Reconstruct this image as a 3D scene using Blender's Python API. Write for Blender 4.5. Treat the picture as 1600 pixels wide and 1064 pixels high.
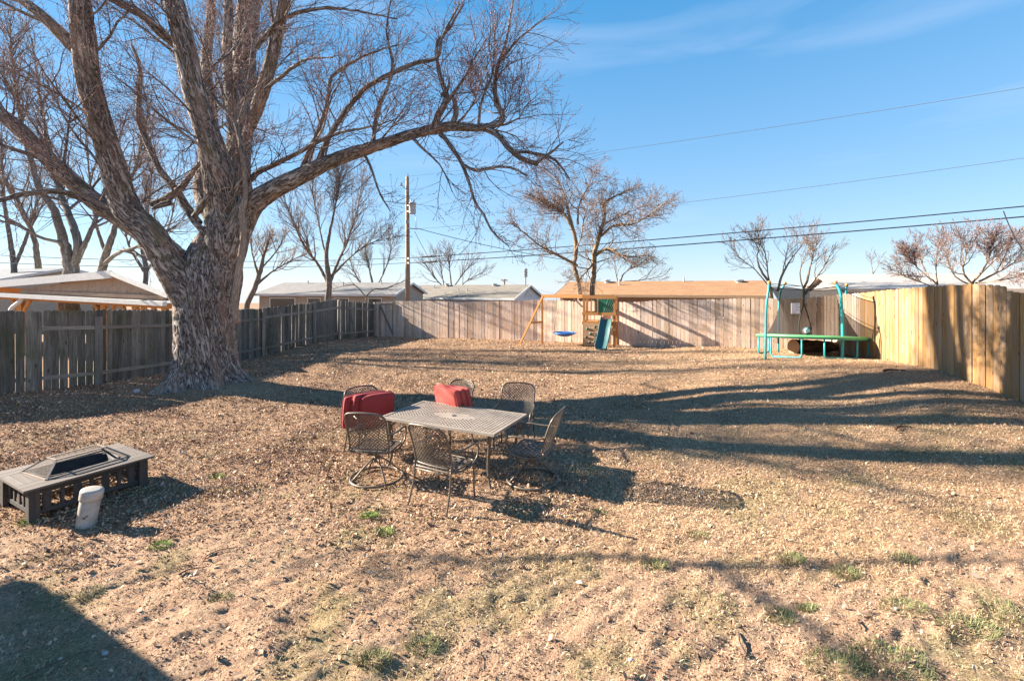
import bpy, math, random
import numpy as np
from mathutils import Vector, Matrix
random.seed(7)
RNG = np.random.default_rng(11)
C = bpy.context.scene
COL = C.collection
for o in list(bpy.data.objects): bpy.data.objects.remove(o)

# ---------------------------------------------------------------- camera
F, CX, Y0, CZ = 720.0, 800.0, 450.0, 2.55
cam = bpy.data.cameras.new('camera'); camo = bpy.data.objects.new('camera', cam)
COL.objects.link(camo); C.camera = camo
camo.location = (0, 0, CZ); camo.rotation_euler = (math.radians(90), 0, 0)
cam.sensor_width = 36; cam.lens = 36*F/1600; cam.shift_y = -(532-Y0)/1600
cam.clip_start = 0.05; cam.clip_end = 3000
# ---------------------------------------------------------------- world, sun, exposure
SAZ = np.array([-0.976, 0.212]); SEL = math.radians(24.5)
SAZ = SAZ/np.linalg.norm(SAZ)
w = bpy.data.worlds.new('World'); C.world = w; w.use_nodes = True
nt = w.node_tree; nt.nodes.clear()
out = nt.nodes.new('ShaderNodeOutputWorld'); bg = nt.nodes.new('ShaderNodeBackground')
sky = nt.nodes.new('ShaderNodeTexSky'); sky.sky_type = 'NISHITA'; sky.sun_disc = False
sky.sun_elevation = SEL; sky.sun_rotation = math.atan2(SAZ[0], SAZ[1])
sky.altitude = 300; sky.air_density = 1.15; sky.dust_density = 0.0; sky.ozone_density = 3.0
hs = nt.nodes.new('ShaderNodeHueSaturation'); hs.inputs['Saturation'].default_value = 1.1
tcg = nt.nodes.new('ShaderNodeTexCoord'); sx_ = nt.nodes.new('ShaderNodeSeparateXYZ'); nt.links.new(tcg.outputs['Generated'], sx_.inputs[0])
gr_ = nt.nodes.new('ShaderNodeValToRGB'); els = gr_.color_ramp.elements; els.new(.3); els.new(.55)
for e_, (p_, c_) in zip(els, ((0.0, (.225, .305, .41)), (.24, (.13, .24, .375)), (.52, (.055, .172, .325)), (1.0, (.02, .08, .2)))): e_.position = p_; e_.color = (*c_, 1)
nt.links.new(sx_.outputs[2], gr_.inputs[0])
sc_ = nt.nodes.new('ShaderNodeVectorMath'); sc_.operation = 'SCALE'; sc_.inputs['Scale'].default_value = 7.6; nt.links.new(gr_.outputs[0], sc_.inputs[0])
mg = nt.nodes.new('ShaderNodeMix'); mg.data_type = 'RGBA'; mg.inputs[0].default_value = .78
nt.links.new(sky.outputs[0], mg.inputs[6]); nt.links.new(sc_.outputs[0], mg.inputs[7]); nt.links.new(mg.outputs[2], hs.inputs['Color'])
tc = nt.nodes.new('ShaderNodeTexCoord'); mp = nt.nodes.new('ShaderNodeMapping')
mp.inputs['Rotation'].default_value = (0.15, 0.35, 0.3); mp.inputs['Scale'].default_value = (1.2, 1.2, 9)
nz = nt.nodes.new('ShaderNodeTexNoise'); nz.inputs['Scale'].default_value = 1.6; nz.inputs['Detail'].default_value = 7
nz.inputs['Distortion'].default_value = 0.5
cr = nt.nodes.new('ShaderNodeValToRGB'); cr.color_ramp.elements[0].position = 0.5; cr.color_ramp.elements[1].position = 0.78
cr.color_ramp.elements[1].color = (0.24, 0.24, 0.24, 1)
cr.color_ramp.elements[0].color = (0, 0, 0, 1)
nt.links.new(tc.outputs['Generated'], mp.inputs[0]); nt.links.new(mp.outputs[0], nz.inputs['Vector']); nt.links.new(nz.outputs[0], cr.inputs[0])
mx = nt.nodes.new('ShaderNodeMix'); mx.data_type = 'RGBA'
nt.links.new(cr.outputs[0], mx.inputs[0]); nt.links.new(hs.outputs[0], mx.inputs[6])
mx.inputs[7].default_value = (2.8, 3.2, 3.9, 1)
nt.links.new(mx.outputs[2], bg.inputs[0]); bg.inputs[1].default_value = 0.073
nt.links.new(bg.outputs[0], out.inputs[0])
sun = bpy.data.lights.new('sun', 'SUN'); sun.energy = 5.0; sun.angle = math.radians(0.5); sun.color = (1.0, 0.90, 0.76)
suno = bpy.data.objects.new('sun', sun); COL.objects.link(suno)
sd = Vector((SAZ[0]*math.cos(SEL), SAZ[1]*math.cos(SEL), math.sin(SEL)))
suno.rotation_euler = sd.to_track_quat('Z', 'Y').to_euler(); suno.location = (0, 0, 30)
C.view_settings.view_transform = 'Standard'; C.view_settings.look = 'None'
C.view_settings.exposure = 2.1; C.view_settings.gamma = 1.0

# ---------------------------------------------------------------- helpers
def P(px, py, Y):
    return np.array([(px-CX)*Y/F, Y, CZ-(py-Y0)*Y/F])
def _hash(ix, iy, iz, seed):
    h = (ix.astype(np.int64)*374761393 + iy.astype(np.int64)*668265263 + iz.astype(np.int64)*2147483647 + seed*974634777) & 0xffffffff
    h = ((h ^ (h >> 13))*1274126177) & 0xffffffff
    h = h ^ (h >> 16)
    return (h & 0xffffff)/float(0xffffff)
def vn(x, y, z=None, seed=0):
    x = np.asarray(x, float); y = np.asarray(y, float)
    z = np.zeros_like(x) if z is None else np.asarray(z, float)
    ix, iy, iz = np.floor(x), np.floor(y), np.floor(z)
    fx, fy, fz = x-ix, y-iy, z-iz
    fx, fy, fz = fx*fx*(3-2*fx), fy*fy*(3-2*fy), fz*fz*(3-2*fz)
    ix, iy, iz = ix.astype(np.int64), iy.astype(np.int64), iz.astype(np.int64)
    r = 0
    for a in (0, 1):
        for b in (0, 1):
            for c in (0, 1):
                r = r + _hash(ix+a, iy+b, iz+c, seed)*(fx if a else 1-fx)*(fy if b else 1-fy)*(fz if c else 1-fz)
    return r
def vn2(x, y, seed=0):
    x = np.asarray(x, float); y = np.asarray(y, float)
    ix, iy = np.floor(x), np.floor(y)
    fx, fy = x-ix, y-iy
    fx, fy = fx*fx*(3-2*fx), fy*fy*(3-2*fy)
    ix, iy = ix.astype(np.int64), iy.astype(np.int64); z = np.zeros_like(ix)
    r = 0
    for a in (0, 1):
        for b in (0, 1):
            r = r + _hash(ix+a, iy+b, z, seed)*(fx if a else 1-fx)*(fy if b else 1-fy)
    return r
def fbm(x, y, seed=0, oct=4):
    r, a, t = 0, 1.0, 0
    for k in range(oct):
        r = r + a*vn2(x*2**k+k*17.3, y*2**k-k*9.1, seed+k); t += a; a *= .5
    return r/t

def fast_mesh(name, V, Fq, smooth=True, attrs=None):
    """V (n,3); Fq (m,k) with k 3 or 4, or a list of such arrays"""
    me = bpy.data.meshes.new(name)
    Fl = Fq if isinstance(Fq, list) else [Fq]
    Fl = [np.asarray(f, np.int32) for f in Fl if len(f)]
    V = np.asarray(V, np.float32)
    me.vertices.add(len(V)); me.vertices.foreach_set('co', V.ravel())
    nl = sum(f.size for f in Fl); npoly = sum(len(f) for f in Fl)
    me.loops.add(nl); me.polygons.add(npoly)
    me.loops.foreach_set('vertex_index', np.concatenate([f.ravel() for f in Fl]))
    tot = np.concatenate([np.full(len(f), f.shape[1], np.int32) for f in Fl])
    st = np.concatenate([[0], np.cumsum(tot)[:-1]]).astype(np.int32)
    me.polygons.foreach_set('loop_start', st); me.polygons.foreach_set('loop_total', tot)
    me.polygons.foreach_set('use_smooth', np.full(npoly, smooth, bool))
    for k, a in (attrs or {}).items():
        a = np.asarray(a, np.float32)
        if a.ndim == 1:
            at = me.attributes.new(k, 'FLOAT', 'POINT'); at.data.foreach_set('value', a)
        elif a.shape[1] == 3:
            at = me.attributes.new(k, 'FLOAT_VECTOR', 'POINT'); at.data.foreach_set('vector', a.ravel())
    me.update(calc_edges=True)
    return me
def put(name, me, mat, parent=None, loc=None):
    o = bpy.data.objects.new(name, me); COL.objects.link(o)
    if mat: me.materials.append(mat)
    if parent is not None: o.parent = parent
    if loc is not None: o.location = loc
    return o
def tag(o, label=None, cat=None, group=None, kind=None):
    if label: o['label'] = label
    if cat: o['category'] = cat
    if group: o['group'] = group
    if kind: o['kind'] = kind
    return o
def thing(name, label, cat, loc=(0, 0, 0), rz=0, group=None):
    o = bpy.data.objects.new(name, None); COL.objects.link(o)
    o.empty_display_size = .2
    o.location = tuple(float(c) for c in loc); o.rotation_euler = (0, 0, rz)
    return tag(o, label, cat, group)
def copy_tree(o, parent=None):
    c = o.copy(); COL.objects.link(c)
    if parent is not None: c.parent = parent
    for ch in list(o.children): copy_tree(ch, c)
    return c

class MB:
    """collects shapes and links them as ONE mesh object"""
    def __init__(s, origin=(0, 0, 0)):
        s.V = []; s.F3 = []; s.F4 = []; s.T = []; s.R = []; s.n = 0; s.o = np.array(origin, float)
    def add(s, V, faces, tone=None, rest=None):
        V = np.asarray(V, float).reshape(-1, 3)
        for f in faces:
            (s.F3 if len(f) == 3 else s.F4).append([i+s.n for i in f])
        s._v(V, tone, rest)
    def adda(s, V, Fa, tone=None, rest=None):
        Fa = np.asarray(Fa)+s.n
        (s.F3 if Fa.shape[1] == 3 else s.F4).extend(Fa.tolist())
        s._v(np.asarray(V, float).reshape(-1, 3), tone, rest)
    def _v(s, V, tone, rest):
        s.V.append(V); s.n += len(V)
        t = random.random() if tone is None else tone
        s.T.append(np.full(len(V), t) if np.isscalar(t) else np.asarray(t))
        s.R.append(V if rest is None else rest)
    def box(s, c, size, M=None, tone=None, taper=1.0, perm=None):
        x, y, z = [d/2 for d in size]
        V = np.array([[-x, -y, -z], [x, -y, -z], [x, y, -z], [-x, y, -z], [-x*taper, -y*taper, z], [x*taper, -y*taper, z], [x*taper, y*taper, z], [-x*taper, y*taper, z]])
        if perm is None and max(size[0], size[1]) > size[2]*1.5: perm = (2, 1, 0) if size[0] >= size[1] else (0, 2, 1)
        R = (V[:, list(perm)] if perm else V) + RNG.uniform(-5, 5, 3)
        if M is not None: V = V @ np.array(M).T
        s.add(V+np.array(c, float), [(0, 3, 2, 1), (4, 5, 6, 7), (0, 1, 5, 4), (1, 2, 6, 5), (2, 3, 7, 6), (3, 0, 4, 7)], tone, R)
    def bar(s, a, b, wd, th, up=(0, 0, 1), tone=None):
        """box from a to b, wd across (sideways), th along up"""
        a = np.array(a, float); b = np.array(b, float); d = b-a; L = np.linalg.norm(d)
        if L < 1e-6: return
        d /= L; up = np.array(up, float); sx = np.cross(d, up); n = np.linalg.norm(sx)
        if n < 1e-3: sx = np.cross(d, (1, 0, 0)); n = np.linalg.norm(sx)
        sx /= n; u = np.cross(sx, d)
        s.box((a+b)/2, (wd, L, th), np.stack([sx, d, u], 1), tone, perm=(0, 2, 1))
    def tube(s, pts, r, k=8, cap=True, tone=None, closed=False):
        pts = np.array(pts, float); n = len(pts)
        r = np.full(n, r) if np.isscalar(r) else np.array(r, float)
        if closed: t = np.roll(pts, -1, 0)-np.roll(pts, 1, 0)
        else: t = np.gradient(pts, axis=0)
        t /= np.linalg.norm(t, axis=1)[:, None]+1e-9
        # parallel transport
        ref = np.eye(3)[np.argmin(np.abs(t[0]))]
        u = np.cross(t[0], ref); u /= np.linalg.norm(u); U = [u]
        for i in range(1, n):
            u = U[-1]-t[i]*np.dot(U[-1], t[i]); u /= np.linalg.norm(u)+1e-9; U.append(u)
        U = np.array(U); W = np.cross(t, U)
        if closed:
            # spread leftover twist
            u = U[-1]-t[0]*np.dot(U[-1], t[0]); u /= np.linalg.norm(u)
            a = math.atan2(np.dot(u, W[0]), np.dot(u, U[0]))
            ang = -a*np.arange(n)/n
            U2 = U*np.cos(ang)[:, None]+W*np.sin(ang)[:, None]; W = np.cross(t, U2); U = U2
        th = np.arange(k)*2*math.pi/k
        V = pts[:, None]+r[:, None, None]*(np.cos(th)[None, :, None]*U[:, None]+np.sin(th)[None, :, None]*W[:, None])
        sl = np.concatenate([[0], np.cumsum(np.linalg.norm(np.diff(pts, axis=0), axis=1))])
        R = np.stack([np.cos(th)[None]*r[:, None], np.sin(th)[None]*r[:, None], np.repeat(sl[:, None], k, 1)], -1)
        i = np.arange(n if closed else n-1)[:, None]; j = np.arange(k)[None]
        i2 = (i+1) % n; j2 = (j+1) % k
        Q = np.stack(np.broadcast_arrays(i*k+j, i*k+j2, i2*k+j2, i2*k+j), -1).reshape(-1, 4)
        if cap and not closed:
            V2 = np.concatenate([V.reshape(-1, 3), pts[:1], pts[-1:]]); R2 = np.concatenate([R.reshape(-1, 3), [[0, 0, 0]], [[0, 0, sl[-1]]]])
            base = s.n
            tri = [[n*k, (q+1) % k, q] for q in range(k)]+[[n*k+1, (n-1)*k+q, (n-1)*k+(q+1) % k] for q in range(k)]
            s.F3.extend([[a+base for a in f] for f in tri]); s.F4.extend((Q+base).tolist())
            s._v(V2, tone, R2)
        else:
            s.adda(V.reshape(-1, 3), Q, tone, R.reshape(-1, 3))
    def lathe(s, prof, c=(0, 0, 0), k=20, M=None, tone=None):
        prof = np.array(prof, float); n = len(prof); th = np.arange(k)*2*math.pi/k
        V = np.stack([prof[:, 0, None]*np.cos(th), prof[:, 0, None]*np.sin(th), np.repeat(prof[:, 1, None], k, 1)], -1).reshape(-1, 3)
        if M is not None: V = V @ np.array(M).T
        i = np.arange(n-1)[:, None]; j = np.arange(k)[None]; j2 = (j+1) % k
        Q = np.stack(np.broadcast_arrays(i*k+j, i*k+j2, (i+1)*k+j2, (i+1)*k+j), -1).reshape(-1, 4)
        s.adda(V+np.array(c, float), Q, tone)
    def poly(s, pts, tone=None):
        s.add(pts, [tuple(range(len(pts)))] if len(pts) <= 4 else [(0, i, i+1) for i in range(1, len(pts)-1)], tone)
    def prism(s, prof, a, b, tone=None):
        """extrude a list of 3D points prof by vector b (a = offset)"""
        prof = np.array(prof, float)+np.array(a, float); n = len(prof); V = np.concatenate([prof, prof+np.array(b, float)])
        f = [(i, (i+1) % n, n+(i+1) % n, n+i) for i in range(n)]
        if n == 4: f += [(3, 2, 1, 0), (4, 5, 6, 7)]
        else: f += [(0, i+1, i) for i in range(1, n-1)]+[(n, n+i, n+i+1) for i in range(1, n-1)]
        s.add(V, f, tone)
    def build(s, name, mat, parent=None, smooth=False, label=None, origin=None):
        V = np.concatenate(s.V)-(s.o if origin is None else np.array(origin))
        Fl = []
        if s.F3: Fl.append(np.array(s.F3))
        if s.F4: Fl.append(np.array(s.F4))
        me = fast_mesh(name, V, Fl, smooth, {'tone': np.concatenate(s.T), 'rest': np.concatenate(s.R)})
        o = put(name, me, mat, parent)
        if label: o['label'] = label
        return o
def rot(ax, a):
    return np.array(Matrix.Rotation(a, 3, ax))

# ---------------------------------------------------------------- materials
def ramp(nt, fac, stops):
    r = nt.nodes.new('ShaderNodeValToRGB'); el = r.color_ramp.elements
    while len(el) < len(stops): el.new(0.5)
    for e, (p, c) in zip(el, stops):
        e.position = p; e.color = (*c, 1)
    nt.links.new(fac, r.inputs[0]); return r.outputs[0]
def newmat(name):
    m = bpy.data.materials.new(name); m.use_nodes = True
    nt = m.node_tree; b = nt.nodes['Principled BSDF']; return m, nt, b
def noise(nt, vec, scale, detail=4, rough=.55, mscale=None, dist=0):
    if mscale is not None:
        mp = nt.nodes.new('ShaderNodeMapping'); mp.inputs['Scale'].default_value = mscale
        nt.links.new(vec, mp.inputs[0]); vec = mp.outputs[0]
    n = nt.nodes.new('ShaderNodeTexNoise'); n.inputs['Scale'].default_value = scale; n.inputs['Detail'].default_value = detail
    n.inputs['Roughness'].default_value = rough; n.inputs['Distortion'].default_value = dist
    nt.links.new(vec, n.inputs['Vector']); return n.outputs[0]
def attr(nt, name):
    a = nt.nodes.new('ShaderNodeAttribute'); a.attribute_name = name; return a
def mixc(nt, fac, a, b, mode='MIX'):
    m = nt.nodes.new('ShaderNodeMix'); m.data_type = 'RGBA'; m.blend_type = mode
    for s, v in ((m.inputs[0], fac), (m.inputs[6], a), (m.inputs[7], b)):
        if hasattr(v, 'links') or isinstance(v, bpy.types.NodeSocket): nt.links.new(v, s)
        else: s.default_value = v if not isinstance(v, tuple) else (*v, 1)[:4]
    return m.outputs[2]
def math_(nt, op, a, b=0.0, clamp=False):
    m = nt.nodes.new('ShaderNodeMath'); m.operation = op; m.use_clamp = clamp
    for s, v in ((m.inputs[0], a), (m.inputs[1], b)):
        if isinstance(v, bpy.types.NodeSocket): nt.links.new(v, s)
        else: s.default_value = v
    return m.outputs[0]
def bump(nt, b, h, strength=.4, dist=.01):
    n = nt.nodes.new('ShaderNodeBump'); n.inputs['Strength'].default_value = strength; n.inputs['Distance'].default_value = dist
    nt.links.new(h, n.inputs['Height']); nt.links.new(n.outputs[0], b.inputs['Normal'])
def basic(name, c1, c2=None, scale=12, rough=.6, metal=0, bmp=.2, mscale=(1, 1, 1), detail=5, lo=.3, hi=.7, tonemix=0.0, bdist=.004, spec=None):
    m, nt, b = newmat(name)
    v = attr(nt, 'rest').outputs['Vector']
    n = noise(nt, v, scale, detail, .6, mscale)
    c2 = c2 or tuple(x*.7 for x in c1)
    col = ramp(nt, n, [(lo, c2), (hi, c1)])
    if tonemix:
        t = attr(nt, 'tone').outputs['Fac']
        k = math_(nt, 'ADD', math_(nt, 'MULTIPLY', t, 2*tonemix), 1-tonemix)
        hv = nt.nodes.new('ShaderNodeHueSaturation'); nt.links.new(col, hv.inputs['Color']); nt.links.new(k, hv.inputs['Value']); col = hv.outputs[0]
    nt.links.new(col, b.inputs['Base Color']); b.inputs['Roughness'].default_value = rough; b.inputs['Metallic'].default_value = metal
    if spec is not None: b.inputs['Specular IOR Level'].default_value = spec
    if bmp: bump(nt, b, n, bmp, bdist)
    return m
def wood(name, light, dark, tonemix=.25, green=None, greenamt=.5, rough=.8, hue=.0, knots=True, gscale=1.0, gseed=0.0, alt=None, zgreen=False):
    m, nt, b = newmat(name)
    r = attr(nt, 'rest').outputs['Vector']
    t = attr(nt, 'tone').outputs['Fac']
    cmb = nt.nodes.new('ShaderNodeCombineXYZ'); nt.links.new(math_(nt, 'MULTIPLY', t, 37.0), cmb.inputs[0]); nt.links.new(math_(nt, 'MULTIPLY', t, 91.0), cmb.inputs[2])
    ad = nt.nodes.new('ShaderNodeVectorMath'); ad.operation = 'ADD'; nt.links.new(r, ad.inputs[0]); nt.links.new(cmb.outputs[0], ad.inputs[1])
    v = ad.outputs[0]
    grain = noise(nt, v, 1, 6, .6, (60*gscale, 60*gscale, 2.2*gscale), .6)
    broad = noise(nt, v, 1, 4, .6, (5, 5, 1.1))
    col = ramp(nt, grain, [(.32, dark), (.62, light)])
    if alt is not None:
        col = mixc(nt, ramp(nt, broad, [(.42, (0, 0, 0)), (.66, (1, 1, 1))]), col, alt)
    else:
        col = mixc(nt, ramp(nt, broad, [(.35, (.5, .5, .5)), (.6, (0, 0, 0))]), col, dark)
    if knots:
        vo = nt.nodes.new('ShaderNodeTexVoronoi'); mp = nt.nodes.new('ShaderNodeMapping'); mp.inputs['Scale'].default_value = (8, 8, 2.4)
        nt.links.new(v, mp.inputs[0]); nt.links.new(mp.outputs[0], vo.inputs['Vector']); vo.inputs['Scale'].default_value = 1.0
        kf = ramp(nt, vo.outputs['Distance'], [(.08, (.9, .9, .9)), (.15, (0, 0, 0))])
        col = mixc(nt, kf, col, tuple(x*.35 for x in dark))
    if green:
        geo = nt.nodes.new('ShaderNodeNewGeometry')
        gn = noise(nt, geo.outputs['Position'], 1.3, 5, .65)
        if zgreen:
            sz = nt.nodes.new('ShaderNodeSeparateXYZ'); nt.links.new(r, sz.inputs[0])
            gn = math_(nt, 'ADD', gn, math_(nt, 'MULTIPLY', sz.outputs[2], .13))
        gf = ramp(nt, gn, [(.52, (0, 0, 0)), (.72, (greenamt,)*3)])
        col = mixc(nt, gf, col, green)
    k = math_(nt, 'ADD', math_(nt, 'MULTIPLY', t, 2*tonemix), 1-tonemix)
    hv = nt.nodes.new('ShaderNodeHueSaturation'); nt.links.new(col, hv.inputs['Color']); nt.links.new(k, hv.inputs['Value'])
    nt.links.new(hv.outputs[0], b.inputs['Base Color']); b.inputs['Roughness'].default_value = rough
    bump(nt, b, grain, .5, .003)
    return m
def bark(name, light, dark, moss=None, sc=1.0, bd=.03, red=None):
    m, nt, b = newmat(name)
    r = attr(nt, 'rest').outputs['Vector']
    n1 = noise(nt, r, 1, 5, .6, (14*sc, 14*sc, 2.6*sc), 1.0)
    n2 = noise(nt, r, 1, 5, .65, (52*sc, 52*sc, 15*sc), .3)
    n3 = noise(nt, r, 1, 3, .5, (3, 3, 1.2))
    rg = math_(nt, 'MULTIPLY', math_(nt, 'ABSOLUTE', math_(nt, 'SUBTRACT', n1, .5)), 3.2, True)
    h = math_(nt, 'ADD', math_(nt, 'MULTIPLY', rg, .6), math_(nt, 'MULTIPLY', n2, .55))
    col = ramp(nt, h, [(.30, dark), (.42, tuple(a*.45+b_*.55 for a, b_ in zip(light, dark))), (.66, light)])
    if red: col = mixc(nt, ramp(nt, n3, [(.5, (0, 0, 0)), (.68, (.6, .6, .6))]), col, red)
    if moss:
        geo = nt.nodes.new('ShaderNodeNewGeometry'); g = noise(nt, geo.outputs['Position'], 2.1, 5, .65)
        col = mixc(nt, ramp(nt, g, [(.54, (0, 0, 0)), (.7, (.55, .55, .55))]), col, moss)
    nt.links.new(col, b.inputs['Base Color']); b.inputs['Roughness'].default_value = .9
    b.inputs['Specular IOR Level'].default_value = .2
    bump(nt, b, h, .9, bd)
    return m
# ---------------------------------------------------------------- terrain
LEFT = [(-560, 8.0, 484, 652), (-400, 8.5, 484, 640), (-150, 9.5, 484.5, 625), (0, 10.1, 484.6, 615), (150, 11.16, 484.5, 602), (270, 13.6, 486, 583), (410, 17.9, 482, 556.5), (489, 19.5, 473, 536), (528, 22, 469, 529), (586, 23.8, 473, 524.7)]
BACK = [(586, 23.8, 472, 525.5), (620, 23.5, 471, 527), (840, 20.9, 470, 533), (1000, 18.6, 470, 541), (1180, 16.9, 467, 545), (1289, 16.05, 462, 546)]
RIGHT = [(1289, 16.05, 462, 546), (1346, 13.6, 458, 558), (1403, 11.7, 452, 565), (1469, 10.06, 446, 576), (1518, 8.97, 444, 591), (1566, 8.3, 446, 617), (1600, 7.84, 452, 630), (1690, 6.8, 455, 665), (1850, 5.7, 460, 705)]
ctl = []
for L_ in (LEFT[1:], BACK, RIGHT[:-1]):
    for (px, Y, yt, yb) in L_:
        p = P(px, yb, Y); ctl.append(tuple(p))
ctl += [(0, 6.5, 0), (-1, 8, -.03), (-2.5, 7.5, -.02), (.5, 7.6, -.02), (-2.2, 6.2, 0), (-.8, 5.2, 0), (-5.2, 5, 0), (-7.5, 11.2, .08), (2.6, 5.5, .02), (0, 3, 0), (-2, 2, 0), (3, 2, 0), (5, 4, .12), (0, 0, 0), (-8, 2, 0), (8, 1, .35),
        (0, 12, .12), (-4, 15, .12), (-3, 19, .22), (4, 14, .22), (5.5, 9, .3), (7, 12, .5), (3.5, 18, .2), (-6, 8, .02), (-3, 9.5, .04), (2.5, 8.5, .08),
        (0, 40, -.4), (-25, 35, -.4), (25, 35, -.2), (-22, 14, 0), (30, 15, .3), (-20, 2, .1), (20, 0, .3), (0, 60, -.5), (-40, 50, -.5), (40, 50, -.3), (0, -10, 0), (-8.6, 22, -.0)]
ctl = np.array(ctl)
def zbase(X, Y):
    X = np.asarray(X, float); Y = np.asarray(Y, float); sh = X.shape; X = X.ravel(); Y = Y.ravel()
    num = np.zeros_like(X); den = np.zeros_like(X)
    for cx_, cy_, cz_ in ctl:
        wgt = 1/(((X-cx_)**2+(Y-cy_)**2)+1.3)**1.7
        num += wgt*cz_; den += wgt
    return (num/den-.032*np.clip(Y-42, 0, None)).reshape(sh)
def znoise(X, Y):
    d = np.clip(1.25-np.hypot(X, Y-6)/40, 0, 1)
    bare = np.clip((5.6-Y)/1.6, 0, 1)
    n = (fbm(X*.55, Y*.55, 3, 3)-.5)*.07 + (fbm(X*2.1, Y*2.1, 5, 3)-.5)*.045
    n = n + (fbm(X*9, Y*9, 9, 4)-.5)*(.022+.02*bare)
    a, b_ = X*.82+Y*.57, -X*.57+Y*.82
    n = n + (fbm(a*4.5, b_*16, 21, 3)-.5)*.05*bare        # raked grooves in the bare soil
    n = n + (fbm(X*26, Y*26, 33, 3)-.5)*.015*np.clip((9-Y)/4, 0, 1)
    # small dug hole in the foreground
    n = n - .09*np.exp(-(((X+1.62)/.16)**2+((Y-3.55)/.10)**2)) + .03*np.exp(-(((X+1.75)/.2)**2+((Y-3.3)/.16)**2))
    return n*d
def zg(X, Y):
    X = np.asarray(X, float); Y = np.asarray(Y, float)
    z = zbase(X, Y)+znoise(X, Y)
    z = z + .16*np.exp(-(((X+7.45)**2+(Y-11.2)**2)/1.9**2))   # soil heaped at the maple's root flare
    return z
def zg1(x, y): return float(zg(np.array([x]), np.array([y]))[0])
def axis(lo, fine_lo, fine_hi, hi, st, g=1.10):
    a = list(np.arange(fine_lo, fine_hi, st)); s = st; x = a[-1]
    while x < hi: s *= g; x += s; a.append(x)
    s = st; x = fine_lo; b_ = []
    while x > lo: s *= g; x -= s; b_.append(x)
    return np.array(b_[::-1]+a)
ys = [1.9]; s = .022
while ys[-1] < 26: s = max(.022, ys[-1]*.0052); ys.append(ys[-1]+s)
while ys[-1] < 1400: s *= 1.12; ys.append(ys[-1]+s)
b_ = []; y = 1.9; s = .05
while y > -60: s *= 1.2; y -= s; b_.append(y)
ys = np.array(b_[::-1]+ys)
xs = axis(-1200, -9.5, 9.5, 1200, .035, 1.08)
XX, YY = np.meshgrid(xs, ys)
ZZ = zg(XX, YY)
# ---- what covers the soil, used by the ground colour and by the scatter alike
def cover(X, Y):
    n1 = fbm(X*.7, Y*.7, 41, 4); n2 = fbm(X*2.6+5, Y*2.6, 43, 4); n3 = fbm(X*.35, Y*.35, 47, 3)
    u = X/np.maximum(Y, .5)
    bare = np.clip((5.5-Y)/1.4 + (n1-.5)*3.0 + (n2-.5)*1.4 - np.abs(u+.35)*.25, 0, 1)
    bare = np.maximum(bare, np.clip(1-np.hypot((X+6.6)/2.6, (Y-10.7)/.9)+(n2-.5)*.8, 0, 1)*.9)
    litter = np.clip(.95 - (u+.1)*1.5 + (n1-.5)*1.6 + (n2-.5)*.8, 0.10, 1)*np.clip((Y-3.6)/1.6+(n1-.5), .05, 1)
    litter = np.where((X < -5.5), np.maximum(litter, .75*np.clip((Y-4.6)/1.5, 0, 1)), litter)
    straw = np.clip(.45+(u+.25)*1.0+(n2-.5)*1.2+np.clip((Y-11)/8, 0, .35), 0.08, 1)*(1-.85*bare)
    straw = np.maximum(straw, .28*(1-.8*bare))*np.where(X < -6.5, np.clip((Y-3)/12, .15, .6), 1)
    drift = np.clip((fbm(X*1.4+3, Y*1.9, 57, 4)-.36)*3.2, .5, 1)
    litter = litter*drift
    green = np.clip((fbm(X*1.9, Y*1.9, 53, 4)-.56)*7, 0, 1)*np.clip(1.25-np.abs(Y-4.4)/4.2, .12, 1)
    return bare, litter, straw, green
ba, li, st_, gr = cover(XX, YY)
V = np.stack([XX, YY, ZZ], -1).reshape(-1, 3)
ny, nx = XX.shape
i = np.arange(ny-1)[:, None]; j = np.arange(nx-1)[None]
Q = np.stack([i*nx+j, i*nx+j+1, (i+1)*nx+j+1, (i+1)*nx+j], -1).reshape(-1, 4)
m, nt, b = newmat('soil_and_thatch')
geo = nt.nodes.new('ShaderNodeNewGeometry'); pos = geo.outputs['Position']
cv = attr(nt, 'cover').outputs['Vector']; sp = nt.nodes.new('ShaderNodeSeparateXYZ'); nt.links.new(cv, sp.inputs[0])
nA = noise(nt, pos, 6, 8, .7); nB = noise(nt, pos, 45, 6, .7); nC = noise(nt, pos, 1.1, 4, .6)
soil = ramp(nt, nB, [(.32, (.14, .08, .05)), (.5, (.36, .24, .155)), (.68, (.56, .40, .27))])
soil = mixc(nt, ramp(nt, nA, [(.42, (0, 0, 0)), (.66, (.6, .6, .6))]), soil, (.38, .21, .13))
thatch = ramp(nt, nB, [(.3, (.12, .07, .04)), (.5, (.35, .215, .125)), (.7, (.58, .39, .24))])
lit = ramp(nt, nB, [(.3, (.06, .035, .022)), (.5, (.19, .108, .068)), (.7, (.40, .25, .17))])
col = mixc(nt, sp.outputs[1], thatch, lit)
col = mixc(nt, sp.outputs[0], col, soil)
col = mixc(nt, math_(nt, 'MULTIPLY', sp.outputs[2], .35), col, (.13, .15, .05))
nt.links.new(col, b.inputs['Base Color']); b.inputs['Roughness'].default_value = .95; b.inputs['Specular IOR Level'].default_value = .15
bh = math_(nt, 'ADD', nB, math_(nt, 'MULTIPLY', nA, .6))
bump(nt, b, bh, .8, .03)
g = put('ground', fast_mesh('ground', V, Q, True, {'cover': np.stack([ba, li*.8, gr], -1).reshape(-1, 3)}), m)
tag(g, kind='structure')

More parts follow.
